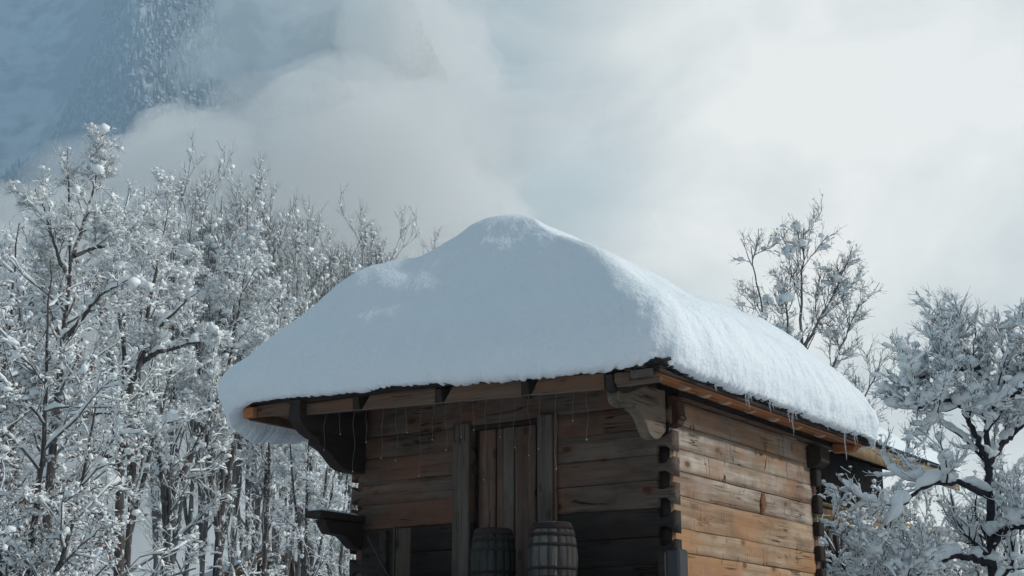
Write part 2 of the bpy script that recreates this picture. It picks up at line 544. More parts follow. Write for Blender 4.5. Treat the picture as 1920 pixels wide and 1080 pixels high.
def log(axis, a0, a1, out, thick, z0, z1, mat, dove0=False, dove1=False, sgn=-1):
    """hewn log along AXIS; its outer face lies at OUT, the body goes THICK inwards (sgn is the outward side)"""
    LOGN[0] += 1
    sd = LOGN[0] * 3.71
    st = list(np.linspace(a0, a1, max(4, int((a1 - a0) / 0.11))))
    if dove1:
        st = [s for s in st if s < -0.13] + [-0.112, -0.102, -0.094, -0.05, -0.012, 0.008, 0.035, 0.062]
    if dove0:
        st = [-3.732, -3.70, -3.665, -3.62, -3.574, -3.566] + [s for s in st if s > -3.55]
    def kz(s):
        if dove1 and s > -0.115:
            return float(np.interp(s, [-0.112, -0.102, -0.094, -0.05, -0.012, 0.008, 0.035, 0.062], [1, 0.96, 0.34, 0.30, 0.34, 0.46, 0.62, 0.80]))
        if dove0 and s < -3.564:
            return float(np.interp(s, [-3.732, -3.70, -3.665, -3.62, -3.574, -3.566], [0.8, 0.6, 0.42, 0.32, 0.36, 1]))
        return 1.0
    V = []
    zc, hh = (z0 + z1) / 2, (z1 - z0) / 2 - 0.002
    c = 0.009 if axis == 1 else 0.005
    prof = [(0, -1 + .055), (0, -.45), (0, 0), (0, .45), (0, 1 - .055), (c, 1), (thick, 1), (thick, -1), (c, -1)]
    for s in st:
        k = kz(s)
        for j, (d, u) in enumerate(prof):
            nz = 0.006 * mnoise.noise(Vector((s * 1.7, u + sd, 1.0))) if abs(u) > 0.8 else 0
            nd = 0.007 * mnoise.noise(Vector((s * 3.1, u * 2.0, sd))) + 0.004 * mnoise.noise(Vector((s * 9.0, u * 4, sd + 9))) if d < thick else 0
            dd = out + sgn * (nd - d)
            z = zc + u * hh * k + nz * (1 if k > .99 else .4)
            V.append((s, dd, z) if axis == 0 else (dd, s, z))
    n = len(prof); m = len(st)
    F = [(i * n + j, i * n + (j + 1) % n, (i + 1) * n + (j + 1) % n, (i + 1) * n + j) for i in range(m - 1) for j in range(n)]
    if axis == 1 or sgn > 0:
        F = [f[::-1] for f in F]
    caps = [tuple(range(n)), tuple(range((m - 1) * n, m * n))]
    o = lm('log', V, [np.array(F), np.array(caps)], mat)
    bm = bmesh.new(); bm.from_mesh(o.data); bmesh.ops.recalc_face_normals(bm, faces=bm.faces); bm.to_mesh(o.data); bm.free()
    return o


D0, D1 = -2.20, -1.37                          # door opening
fz = [2.585, 2.362, 2.115, 1.885, 1.632, 1.372, 1.125, 0.87, 0.62]
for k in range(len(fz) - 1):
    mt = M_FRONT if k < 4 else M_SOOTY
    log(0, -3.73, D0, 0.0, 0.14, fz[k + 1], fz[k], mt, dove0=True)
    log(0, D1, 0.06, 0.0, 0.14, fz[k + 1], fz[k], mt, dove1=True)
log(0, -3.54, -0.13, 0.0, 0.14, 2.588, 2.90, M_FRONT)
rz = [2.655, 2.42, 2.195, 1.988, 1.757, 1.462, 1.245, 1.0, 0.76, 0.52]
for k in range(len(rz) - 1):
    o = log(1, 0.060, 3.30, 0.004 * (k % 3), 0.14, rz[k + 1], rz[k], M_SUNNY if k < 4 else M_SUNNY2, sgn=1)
    o.data.materials.append(M_DARKWOOD)
    for pg in o.data.polygons:
        if len(pg.vertices) > 4: pg.material_index = 1
# the big dark knot that stands out of the sunlit wall
bm = bmesh.new(); bmesh.ops.create_icosphere(bm, subdivisions=3, radius=1.0)
for v in bm.verts:
    k = 1 + 0.12 * mnoise.noise(v.co * 2.2)
    v.co = Vector((0.004 + v.co.x * 0.022 * k, 2.03 + v.co.y * 0.062 * k + v.co.z * 0.018, 1.865 + v.co.z * 0.115 * k + EYE))
me = bpy.data.meshes.new('knot'); bm.to_mesh(me); bm.free()
M_KNOT = wood_mat('knot_wood', 2, (0.24, 0.125, 0.065), (0.13, 0.062, 0.035), (0.04, 0.022, 0.015), (0.20, 0.085, 0.04), 0.6, knots=0.0)
link('knot', me, M_KNOT, CAB_TOP, True)
# walls one does not look at: left and back
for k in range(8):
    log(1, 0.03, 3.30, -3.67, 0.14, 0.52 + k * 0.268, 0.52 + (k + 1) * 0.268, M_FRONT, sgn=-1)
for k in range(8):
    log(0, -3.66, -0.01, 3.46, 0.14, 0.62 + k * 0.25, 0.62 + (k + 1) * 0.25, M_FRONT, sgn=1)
# ends of the back wall's logs that stand out past the sunlit wall
for z0, z1 in ((2.19, 2.37), (1.89, 2.09), (1.65, 1.80), (1.38, 1.54), (1.06, 1.30), (0.80, 0.96)):
    bevelled('log_end', 0.0, 0.075, 3.305, 3.44, z0, z1, M_DARKWOOD, bev=0.012)
# dark end grain in the notches at the near corner and at the left corner
bevelled('floor_sill', -3.75, 0.10, -0.02, 0.16, 0.40, 0.615, M_FRONT)
bevelled('floor_sill', -0.16, 0.02, 0.17, 3.45, 0.30, 0.515, M_DARKWOOD)

# carved brackets: the side walls' top logs carried out under the eave
pr = [(0.05, 2.70), (-0.95, 2.66), (-0.865, 2.52), (-0.85, 2.475), (-0.82, 2.452), (-0.78, 2.443), (-0.72, 2.438), (-0.65, 2.446), (-0.60, 2.462), (-0.575, 2.50), (-0.565, 2.445),
      (-0.50, 2.432), (-0.45, 2.412), (-0.40, 2.375), (-0.365, 2.325), (-0.33, 2.275), (-0.285, 2.240), (-0.23, 2.222), (-0.17, 2.224), (-0.11, 2.245), (-0.05, 2.29), (-0.002, 2.325), (-0.002, 2.70)][1:]
pr[0] = (-0.86, 2.66)
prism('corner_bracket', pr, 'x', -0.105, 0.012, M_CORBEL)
pl = [(-0.004, 2.86), (-1.04, 2.84), (-1.053, 2.669), (-1.02, 2.615), (-0.97, 2.57), (-0.90, 2.53), (-0.80, 2.492), (-0.749, 2.486), (-0.735, 2.425), (-0.68, 2.41), (-0.597, 2.382), (-0.53, 2.335),
      (-0.469, 2.289), (-0.40, 2.245), (-0.341, 2.223), (-0.24, 2.212), (-0.146, 2.213), (-0.004, 2.22)]
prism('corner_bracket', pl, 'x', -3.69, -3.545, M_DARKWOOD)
# lower bracket at the left corner with its board
pb = [(-0.004, 1.70), (-0.60, 1.69), (-0.585, 1.66), (-0.53, 1.59), (-0.50, 1.561), (-0.293, 1.551), (-0.22, 1.515), (-0.164, 1.475), (-0.10, 1.445), (-0.004, 1.43)]
prism('corner_bracket', pb, 'x', -3.69, -3.56, M_DARKWOOD)
bevelled('bracket_board', -3.72, -3.52, -0.715, -0.004, 1.703, 1.772, M_DARKWOOD)
r_l = np.random.default_rng(4)
for (x0, x1, y0, y1, z, lab) in ((-3.71, -3.54, -0.70, -0.05, 1.774, 'thin line of snow along the dark board sticking out at the lower left corner'),):
    n1, n2 = 40, 8
    V = []
    for i in range(n1 + 1):
        for j in range(n2 + 1):
            u, v = i / n1, j / n2
            e = min(1, min(u, 1 - u) * 10, min(v, 1 - v) * 3)
            V.append(tuple(cab_world(x0 + (x1 - x0) * v, y0 + (y1 - y0) * u, z + (0.020 + 0.022 * mnoise.noise(Vector((u * 9, v * 3, 2)))) * math.sqrt(max(0, 1 - (1 - e) ** 2)))))
    V = np.array(V); o0 = V[0].copy()
    F = [(i * (n2 + 1) + j, (i + 1) * (n2 + 1) + j, (i + 1) * (n2 + 1) + j + 1, i * (n2 + 1) + j + 1) for i in range(n1) for j in range(n2)]
    o = link('ledge_snow', mesh_np('ledge_snow', V - o0, np.array(F)), M_SNOW, None, True); o.location = o0
    tag(o, lab, 'snow')
# short crossing piece on the sunlit side
prism('crossing_piece', [(0.014, 2.655), (0.075, 2.65), (0.075, 2.60), (0.125, 2.59), (0.135, 2.47), (0.15, 2.455), (0.15, 2.435), (0.125, 2.42), (0.115, 2.385), (0.07, 2.372), (0.03, 2.362), (0.014, 2.366)], 'y', 0.02, 0.15, M_ENDS)
prism('crossing_piece', [(0.002, 2.62), (0.17, 2.60), (0.17, 2.44), (0.10, 2.39), (0.002, 2.38)], 'y', 3.22, 3.46, M_DARKWOOD)

# door: posts, planks, latch
bevelled('door_post', -2.385, -2.185, -0.048, -0.004, 0.86, 2.615, M_GREYBOARD)
prism('door_post', [(-1.375, 0.86), (-1.205, 0.86), (-1.205, 2.60), (-1.375, 2.60)], 'y', -0.050, -0.004, M_GREYBOARD)
bevelled('door_post', -1.198, -1.165, -0.030, -0.004, 0.86, 2.615, M_DOOR)
bevelled('door_head', -2.20, -1.37, 0.0, 0.12, 2.545, 2.583, M_DARKWOOD)
door = empty('door', (0, 0, 0)); door.parent = CAB_TOP
x = -2.178
for w, mt, yy in ((0.045, M_DARKWOOD, 0.080), (0.205, M_DOOR, 0.052), (0.085, M_DOOR, 0.066), (0.135, M_GREYBOARD, 0.050), (0.255, M_DOOR, 0.058), (0.060, M_DARKWOOD, 0.07)):
    bevelled('plank', x + 0.004, x + w - 0.006, yy, yy + 0.035, 0.87, 2.54, mt, door)
    x += w
bevelled('backing_plank', -2.19, -1.372, 0.108, 0.125, 0.87, 2.54, M_DARKWOOD, door)
m_iron, n_, b_ = principled('old_iron', 0.45); b_.inputs['Base Color'].default_value = (0.03, 0.03, 0.032, 1); b_.inputs['Metallic'].default_value = 0.6
m_steel, n_, b_ = principled('bright_steel', 0.3); b_.inputs['Base Color'].default_value = (0.6, 0.6, 0.6, 1); b_.inputs['Metallic'].default_value = 1.0
bevelled('latch', -1.464, -1.450, 0.030, 0.052, 1.83, 1.90, m_iron, door, 0.004)
bevelled('latch', -1.338, -1.330, -0.062, -0.050, 1.86, 1.93, m_iron, None or CAB_TOP, 0.004)

# gallery floor, brackets under it and the stilts down to the snow
for k in range(6):
    bevelled('floor_plank', -3.75, 0.02, -0.98 + k * 0.16, -0.98 + k * 0.16 + 0.152, 0.80, 0.845, M_DARKWOOD)
for xx in (-3.6, -1.85, -0.1):
    bevelled('floor_joist', xx - 0.07, xx + 0.07, -0.95, 3.3, 0.18, 0.398 if xx > -3 else 0.395, M_DARKWOOD)
M_STONE = flat_mat('grey_stone', (0.25, 0.245, 0.24))
for xx in (-3.6, -0.1):
    for yy in (0.0, 3.2):
        bevelled('stilt', xx - 0.11, xx + 0.11, yy - 0.11, yy + 0.11, -1.70, 0.08, M_FRONT, bev=0.02)
        bevelled('stone_slab', xx - 0.32, xx + 0.32, yy - 0.32, yy + 0.32, 0.085, 0.175, M_STONE, bev=0.03)

# ------------------------------------------------------------------ roof
EX0, EX1, EY0, EY1 = -4.34, 0.50, -1.00, 3.90


def eave_z(x, y):
    return 2.715 + 0.165 * np.clip((EX1 - x) / (EX1 - EX0), 0, 1) * np.clip(1 - (y - EY0) / 3.0, 0.25, 1)


roof = empty('roof', (0, 0, 0)); roof.parent = CAB_TOP
RID = ((-1.92, 0.85, 4.10), (-1.92, 2.35, 4.10))


def deck():
    e = 0.02
    cs = [(EX0, EY0), (EX1, EY0), (EX1, EY1), (EX0, EY1)]
    V = [(x, y, float(eave_z(x, y)) + 0.015) for x, y in cs] + [RID[0], RID[1]]
    V += [(x, y, z - 0.035) for x, y, z in V]
    F4 = [(1, 2, 5, 4), (3, 0, 4, 5), (7, 10, 11, 8), (9, 11, 10, 6), (0, 1, 7, 6), (1, 2, 8, 7), (2, 3, 9, 8), (3, 0, 6, 9)]
    F3 = [(0, 1, 4), (2, 3, 5), (6, 10, 7), (8, 11, 9)]
    lm('roof_deck', V, [np.array(F4), np.array(F3)], M_DARKWOOD, roof)


deck()


def eave_slope_piece(name, gx0, gx1, top0, top1, mat):
    """front eave board between two rafters: its left end cut on the slant"""
    def zt(x): return float(np.interp(x, [-3.67, 0.13], [2.868, 2.700]))
    def zb(x): return float(np.interp(x, [-3.67, 0.13], [2.700, 2.556]))
    return prism(name, [(gx0, zb(gx0)), (gx1, zb(gx1)), (gx1 - top1, zt(gx1)), (gx0 + top0, zt(gx0))], 'y', -0.945, -0.915, mat, roof, bev=0.003)


eave_slope_piece('eave_board', -3.56, -2.945, 0.0, 0.0, M_FASCIA)
eave_slope_piece('eave_board', -2.835, -1.935, 0.125, 0.0, M_FASCIA)
eave_slope_piece('eave_board', -1.835, -0.955, 0.11, 0.0, M_FASCIA)
eave_slope_piece('eave_board', -0.855, -0.085, 0.09, 0.0, M_FASCIA)
# rafters of the front slope, deep in their gaps
for xx, zz in ((-3.62, 2.86), (-2.90, 2.83), (-1.89, 2.785), (-0.91, 2.745), (-0.03, 2.705)):
    prism('rafter', [(-0.935, zz - 0.155), (-0.90, zz - 0.17), (-0.10, zz + 0.20), (-0.10, zz + 0.34), (-0.90, zz - 0.01), (-0.97, zz - 0.02)], 'x', xx - 0.035, xx + 0.04, M_DARKWOOD, roof)
# soffit of the front slope
prism('soffit_board', [(-0.96, 2.80), (-0.05, 3.05), (-0.05, 3.07), (-0.96, 2.82)], 'x', -3.60, -2.2, M_DARKWOOD, roof, bev=0)
# pieces at the near corner: hip rafter end, stub boards
prism('hip_rafter', [(-0.93, 2.69), (-0.90, 2.56), (-0.80, 2.54), (0.0, 2.84), (0.0, 2.96), (-0.93, 2.705)], 'x', 0.02, 0.10, M_DARKWOOD, roof)
prism('eave_stub', [(0.02, 2.61), (0.10, 2.585), (0.17, 2.62), (0.19, 2.69), (0.02, 2.70)], 'y', -0.950, -0.80, M_FASCIA, roof)
bevelled('eave_stub', 0.20, 0.42, -0.985, -0.93, 2.625, 2.695, M_GREYBOARD, roof)
bevelled('eave_stub', 0.03, 0.47, -0.935, -0.895, 2.575, 2.622, M_FRONT, roof)
# left eave seen end on: verge boards going back from the left corner
prism('verge_board', [(-1.00, 2.86), (-1.00, 2.74), (-0.95, 2.715), (2.2, 2.735), (3.85, 2.74), (3.85, 2.79), (-0.2, 2.87)], 'x', -4.33, -4.28, M_FASCIA, roof)
prism('verge_board', [(-4.30, 2.865), (-4.30, 2.745), (-4.02, 2.735), (-3.62, 2.70), (-3.55, 2.715), (-3.55, 2.862)], 'y', -0.944, -0.913, M_FASCIA, roof)
bevelled('purlin_end', -4.46, -4.30, -0.90, -0.80, 2.765, 2.83, M_TIP, roof)
bevelled('purlin_end', -4.36, -4.22, -1.012, -0.946, 2.735, 2.84, M_SOFFIT, roof)
for k in range(4):
    bevelled('soffit_board', -4.27, -3.70, -0.90 + k * 0.9, -0.90 + k * 0.9 + 0.88, 2.80, 2.82, M_FASCIA, roof)

# right eave: fascia, boarded soffit, shaped rafter ends, wall plate
prism('fascia_board', [(-0.98, 2.690), (3.87, 2.702), (3.87, 2.655), (-0.98, 2.648)], 'x', 0.455, 0.49, M_DARKWOOD, roof)
for k in range(3):
    x0 = 0.095 + k * 0.12
    z0 = 2.735 - k * 0.022
    V, F = box_vf(x0, x0 + 0.117, -0.90, 3.86, z0 - 0.02, z0)
    V = [(x, y, z - (0.018 if x > x0 + 0.05 else 0.0)) for x, y, z in V]
    lm('soffit_board', V, F, M_SOFFIT, roof)
prism('wall_plate', [(0.008, 2.662), (0.065, 2.666), (0.080, 2.68), (0.080, 2.83), (0.008, 2.83)], 'y', 0.16, 3.86, M_DARKWOOD, roof)
bevelled('plate_edge', 0.008, 0.10, 0.17, 3.88, 2.652, 2.661, M_FASCIA, roof, bev=0.002)
tips = [(1287, 721), (1327, 735), (1364, 750), (1411, 766), (1455, 781), (1498, 797), (1541, 811)]
for px, py in tips:
    yy, zz = on_right_plane(px, py, 0.30)
    zc = 2.690
    prism('rafter_tip', [(0.22, zc + 0.015), (0.36, zc - 0.003), (0.355, zc - 0.018), (0.33, zc - 0.020), (0.31, zc - 0.030), (0.28, zc - 0.038), (0.24, zc - 0.034), (0.22, zc - 0.02)], 'y', yy - 0.040, yy + 0.040, M_TIP, roof, bev=0.003)
prism('rafter_tip', [(0.10, 2.70), (0.40, 2.66), (0.33, 2.60), (0.10, 2.60)], 'y', 3.72, 3.84, M_SOFFIT, roof)

# split shingles along the two eaves in view
r_s = np.random.default_rng(3)
s = EX0 + 0.02
while s < EX1 + 0.02:
    w = r_s.uniform(0.07, 0.15)
    z = float(eave_z(s + w / 2, EY0)) + r_s.uniform(-0.004, 0.010)
    y0 = EY0 - 0.010 - r_s.uniform(0, 0.030)
    h = 0.020 + r_s.uniform(0.0, 0.020)
    V, F = box_vf(s + 0.003, s + w - 0.003, y0, y0 + 0.30, z - 0.004, z + h)
    V = [(x, y, zz + (0.10 if y > y0 + .1 else 0)) for x, y, zz in V]
    lm('shingle', V, F, M_SHINGLE, roof)
    s += w
s = EY0
while s < EY1:
    w = r_s.uniform(0.07, 0.15)
    z = float(eave_z(EX1, s)) + r_s.uniform(-0.004, 0.010)
    x1 = EX1 + 0.010 + r_s.uniform(0, 0.030)
    h = 0.020 + r_s.uniform(0.0, 0.020)
    V, F = box_vf(x1 - 0.30, x1, s + 0.003, s + w - 0.003, z - 0.004, z + h)
    V = [(x, y, zz + (0.10 if x < x1 - .1 else 0)) for x, y, zz in V]
    lm('shingle', V, F, M_SHINGLE, roof)
    s += w


# ------------------------------------------------------------------ the snow on the roof
def roof_snow():
    NP, rad = 1150, 0.30
    # perimeter of the eave as a rounded rectangle
    pts = []
    def arc(cx, cy, a0, a1, n=16):
        return [(cx + rad * math.cos(a), cy + rad * math.sin(a)) for a in np.linspace(a0, a1, n)]
    P = arc(EX1 - rad, EY0 + rad, -math.pi / 2, 0) + arc(EX1 - rad, EY1 - rad, 0, math.pi / 2) + arc(EX0 + rad, EY1 - rad, math.pi / 2, math.pi) + arc(EX0 + rad, EY0 + rad, math.pi, 1.5 * math.pi)
    P = np.array(P + [P[0]])
    L = np.concatenate([[0], np.cumsum(np.linalg.norm(np.diff(P, axis=0), axis=1))])
    q = np.linspace(0, L[-1], NP, endpoint=False)
    E = np.stack([np.interp(q, L, P[:, 0]), np.interp(q, L, P[:, 1])], 1)
    c = np.array([(EX0 + EX1) / 2, (EY0 + EY1) / 2])
    nx = np.clip((E[:, 0] - c[0]) / 2.42, -1, 1); ny = np.clip((E[:, 1] - c[1]) / 2.45, -1, 1)
    wl = np.clip((-nx - 0.86) / 0.14, 0, 1) ** 1.0      # left side
    wr = np.clip((nx - 0.86) / 0.14, 0, 1)
    wf = np.clip((-ny - 0.86) / 0.14, 0, 1)
    wb = np.clip((ny - 0.80) / 0.20, 0, 1)
    def sm(a, k):
        a = np.concatenate([a[-k:], a, a[:k]]); ker = np.hanning(2 * k + 1); ker /= ker.sum()
        return np.convolve(a, ker, 'same')[k:-k]
    wl, wr, wf, wb = (sm(a, 18) for a in (wl, wr, wf, wb))
    bulge = 0.065 + 0.36 * wl + 0.03 * wr + 0.03 * wf + 0.12 * wb
    droop = 0.30 * wl * (1 - 0.75 * wf) * np.clip(1.0 - (E[:, 1] - EY0 - 0.5) / 1.3, 0.05, 1) + 0.02 * wr + 0.0 * wf + 0.08 * wb
    nrm = E - np.stack([np.clip(E[:, 0], EX0 + rad, EX1 - rad), np.clip(E[:, 1], EY0 + rad, EY1 - rad)], 1)
    nrm /= np.linalg.norm(nrm, axis=1)[:, None] + 1e-9
    my = np.interp(E[:, 1], [EY0 + 0.1, EY1 - 0.1], [0.42, 2.55])
    M = np.stack([np.full(NP, -1.92), my], 1)
    ze = eave_z(E[:, 0], E[:, 1]) + 0.030
    TOP = 4.77
    top_h = TOP - ze
    #      a     frac of height     absolute part
    prof = [(0.00, 1.00, 0), (0.12, 0.965, 0), (0.30, 0.84, 0), (0.50, 0.675, 0), (0.68, 0.525, 0), (0.82, 0.40, 0), (0.915, 0.340, 0), (0.970, 0.282, 0), (0.995, 0.200, 0), (1.010, 0.115, 0), (1.008, 0.045, 0), (0.997, 0.0, 0), (0.97, -0.012, 0), (0.90, -0.008, 0), (0.80, 0.02, 0)]
    A = np.array(prof)
    tq = np.concatenate([[0], np.cumsum(np.hypot(np.diff(A[:, 0]) * 1.0, np.diff(A[:, 1])))])
    tt = np.unique(np.concatenate([np.linspace(0, tq[5], 55), np.linspace(tq[5], tq[11], 46), np.linspace(tq[11], tq[-1], 10)]))
    # smooth (Catmull-like) by cubic Hermite resampling
    def herm(y):
        m = np.gradient(y, tq)
        i = np.clip(np.searchsorted(tq, tt) - 1, 0, len(tq) - 2)
        h = tq[i + 1] - tq[i]; s = (tt - tq[i]) / h
        return (2 * s**3 - 3 * s**2 + 1) * y[i] + (s**3 - 2 * s**2 + s) * h * m[i] + (-2 * s**3 + 3 * s**2) * y[i + 1] + (s**3 - s**2) * h * m[i + 1]
    aa, hh = herm(A[:, 0]), herm(A[:, 1])
    K = len(tt)
    a = aa[:, None] * np.ones(NP); h = hh[:, None] * np.ones(NP)
    lipw = np.clip((a - 0.55) / 0.45, 0, 1)
    # the lip: swollen outwards and hanging lower on the left
    mid = np.exp(-((h - 0.10) / 0.16) ** 2) * (a > 0.5)
    EE = E[None, :, :] + nrm[None, :, :] * (bulge[None, :] * np.clip((a - 0.35) / 0.65, 0, 1) ** 1.5 * (0.35 + 0.65 * mid) )[:, :, None]
    XY = M[None] + (EE - M[None]) * a[:, :, None]
    Z = ze[None, :] + h * top_h[None, :]
    Z -= droop[None, :] * np.clip((0.12 - h) / 0.12, 0, 1) * np.clip((a - 0.955) / 0.04, 0, 1)
    # convex far right quarter, mound at the near end of the ridge and the dip behind it
    Z += 0.13 * (wr + wb * 0.7)[None, :] * np.sin(np.clip((a - 0.35) / 0.62, 0, 1) * np.pi)
    lf = np.clip((-2.0 - XY[:, :, 0]) / 1.2, 0, 1); lf = lf * lf * (3 - 2 * lf)
    Z += 0.12 * lf * np.sin(np.clip((a - 0.38) / 0.60, 0, 1) * np.pi)
    Z += 0.05 * wf[None, :] * np.sin(np.clip((a - 0.3) / 0.68, 0, 1) * np.pi)
    X, Y = XY[:, :, 0], XY[:, :, 1]
    Z += 0.17 * wl[None, :] * np.sin(np.clip((a - 0.22) / 0.76, 0, 1) * np.pi)
    Z += 0.13 * np.exp(-(((X + 2.12) / 0.55) ** 2 + ((Y - 0.40) / 0.60) ** 2))
    Z -= 0.13 * np.exp(-(((X + 2.82) / 0.24) ** 2 + ((Y - 0.9) / 1.0) ** 2))
    Z += 0.02 * np.exp(-(((X + 3.25) / 0.30) ** 2 + ((Y - 0.9) / 1.0) ** 2))
    V = np.stack([X, Y, Z], 2)
    # surface relief
    du = np.roll(V, -1, 1) - np.roll(V, 1, 1); dv = np.gradient(V, axis=0)
    N = np.cross(dv, du); N /= np.linalg.norm(N, axis=2)[:, :, None] + 1e-9
    N[0] = (0, 0, 1)
    D = np.zeros((K, NP))
    nz = mnoise.noise
    for i in range(K):
        lw = float(np.clip((aa[i] - 0.92) / 0.07, 0, 1)) * (0.12 if (hh[i] < 0.0 and aa[i] < 0.99) else 1.0)
        edge = float(np.clip((0.06 - hh[i]) / 0.06, 0, 1)) * (aa[i] > 0.9)
        for j in range(NP):
            x, y, z = V[i, j]
            d = 0.075 * nz(Vector((x * 0.9, y * 0.9, z * 0.9))) + 0.020 * nz(Vector((x * 3.1, y * 3.1, z * 3.1 + 5))) + 0.007 * nz(Vector((x * 8.5, y * 8.5, z * 8.5))) + 0.004 * nz(Vector((x * 21, y * 21, z * 21)))
            if lw:
                s = q[j]
                d += lw * (0.020 * nz(Vector((s * 6.0, z * 4.2, 3.3))) + 0.010 * nz(Vector((s * 15.0, z * 13.0, 1.3))) + 0.006 * nz(Vector((s * 38.0, z * 38.0, 7.3))))
            D[i, j] = d
            if edge:
                V[i, j, 2] += edge * (0.020 * nz(Vector((q[j] * 17.0, 2.2, 0))) + 0.016 * nz(Vector((q[j] * 48.0, 9.2, 0))) - 0.004)
    D *= np.clip(np.arange(K) / 6.0, 0.3, 1)[:, None]
    V = V + N * D[:, :, None]
    V[0] = V[0].copy()
    me_V = V.reshape(-1, 3).copy(); me_V[:, 2] += EYE
    i, j = np.meshgrid(np.arange(K - 1), np.arange(NP), indexing='ij')
    j2 = (j + 1) % NP
    F = np.stack([i * NP + j, (i + 1) * NP + j, (i + 1) * NP + j2, i * NP + j2], 2).reshape(-1, 4)
    n0 = len(me_V)
    # close the narrow opening along the ridge (two rims face each other) with the underside left open on the deck
    half = NP // 2
    W_ = np.array([(CORNER[0], CORNER[1], 0)]) + me_V[:, :1] * np.array([CX]) + me_V[:, 1:2] * np.array([CY])
    W_[:, 2] = me_V[:, 2]
    org = np.array([CORNER[0], CORNER[1], 4.3])
    o = link('roof_snow', mesh_np('roof_snow', W_ - org, F), M_SNOW, smooth=True)
    o.location = org
    tag(o, 'thick smooth cap of snow lying on the cabin roof, peaked at the top and hanging over its eaves', 'snow')


roof_snow()


# ------------------------------------------------------------------ small things on the cabin
def world_mesh(name, V, F, mat, label, cat, group=None, smooth=True):
    """V in the cabin's frame (z from the eye); the object's origin goes to its lowest point"""
    V = np.array(V, dtype=float)
    Wd = np.array([tuple(cab_world(*v)) for v in V])
    o_ = Wd[np.argmin(Wd[:, 2])].copy()
    o = link(name, mesh_np(name, Wd - o_, F), mat, None, smooth)
    o.location = o_
    return tag(o, label, cat, group)


def tube_path(P, r, k=5, taper=False):
    P = np.asarray(P, float); n = len(P)
    T = np.gradient(P, axis=0); T /= np.linalg.norm(T, axis=1)[:, None] + 1e-9
    ref = np.where(np.abs(T[:, 2:3]) > 0.9, np.array([[1.0, 0, 0]]), np.array([[0, 0, 1.0]]))
    U = np.cross(T, ref); U /= np.linalg.norm(U, axis=1)[:, None]
    Wv = np.cross(T, U)
    a = np.arange(k) * 2 * np.pi / k
    rr = np.asarray(r) * np.ones(n)
    V = P[:, None] + rr[:, None, None] * (np.cos(a)[None, :, None] * U[:, None] + np.sin(a)[None, :, None] * Wv[:, None])
    i, j = np.meshgrid(np.arange(n - 1), np.arange(k), indexing='ij')
    F = np.stack([i * k + j, i * k + (j + 1) % k, (i + 1) * k + (j + 1) % k, (i + 1) * k + j], 2).reshape(-1, 4)
    return V.reshape(-1, 3), F


m_ice, n_, b_ = principled('ice', 0.08)
b_.inputs['Base Color'].default_value = (0.93, 0.97, 1.0, 1); b_.inputs['IOR'].default_value = 1.31
b_.inputs['Transmission Weight'].default_value = 0.85
ICE = {1342: 'short lone icicle at the front end of the sunlit right eave', 1584: 'longest icicle, hanging near the far end of the right eave', 1486: 'second longest icicle, at the middle of the right eave', 1640: 'last icicle, under the tip of snow at the far end of the eave'}
for px, top, L_ in ((1342, 725, .07), (1399, 742, .11), (1404, 744, .13), (1409, 748, .05), (1444, 757, .09), (1450, 760, .05), (1479, 772, .12), (1486, 775, .24), (1493, 780, .07),
                    (1552, 800, .06), (1584, 812, .31), (1603, 820, .12), (1607, 822, .08), (1636, 826, .09), (1640, 826, .13)):
    lx = 0.55
    yy, _ = on_right_plane(px, top, lx)
    yy = min(yy, 3.9)
    z0 = float(eave_z(EX1, yy)) + 0.03
    nn = 9
    t = np.linspace(0, 1, nn)
    P = np.stack([lx + 0.003 * np.sin(t * 9), yy + 0.003 * np.cos(t * 7), z0 - t * (L_ + 0.05)], 1)
    rr = 0.011 * (1 - t) ** 0.8 * (1 + 0.15 * np.sin(t * 22)) + 0.0012
    V, F = tube_path(P, rr, 8)
    world_mesh('icicle', V, F, m_ice, ICE.get(px, 'thin clear icicle hanging in a row from the sunlit right eave of the cabin'), 'icicle', 'icicles along the sunlit right eave')

# chain of fairy lights hung as a curtain from the front eave
m_wire, n_, b_ = principled('pale_wire', 0.5); b_.inputs['Base Color'].default_value = (0.12, 0.12, 0.118, 1)
m_bulb, n_, b_ = principled('clear_bulb', 0.15); b_.inputs['Base Color'].default_value = (0.85, 0.85, 0.82, 1)
b_.inputs['Transmission Weight'].default_value = 0.5
lights = empty('string_lights', tuple(cab_world(-1.6, -0.96, 1.86)), -CAZ, 'unlit curtain of thin wavy fairy light strings hanging below the front eave', 'string lights')
drops = [(-3.272, 2.313), (-3.092, 2.455), (-2.908, 2.073), (-2.75, 2.344), (-2.547, 2.171), (-2.384, 2.132), (-2.261, 2.391), (-2.093, 1.967), (-1.943, 2.295), (-1.798, 2.182), (-1.615, 2.289),
         (-1.482, 2.336), (-1.33, 1.872), (-1.166, 2.247), (-1.02, 2.136), (-0.865, 2.05), (-0.736, 2.10), (-0.568, 1.907), (-0.397, 2.317), (-0.251, 2.137)]
r_d = np.random.default_rng(8)


def lights_mesh(name, V, F, mat):
    V = np.array(V, float) - np.array([-1.6, -0.96, 1.86])
    return link(name, mesh_np(name, V, F), mat, lights, True)


def fz_b(x): return float(np.interp(x, [-3.67, 0.13], [2.700, 2.556]))


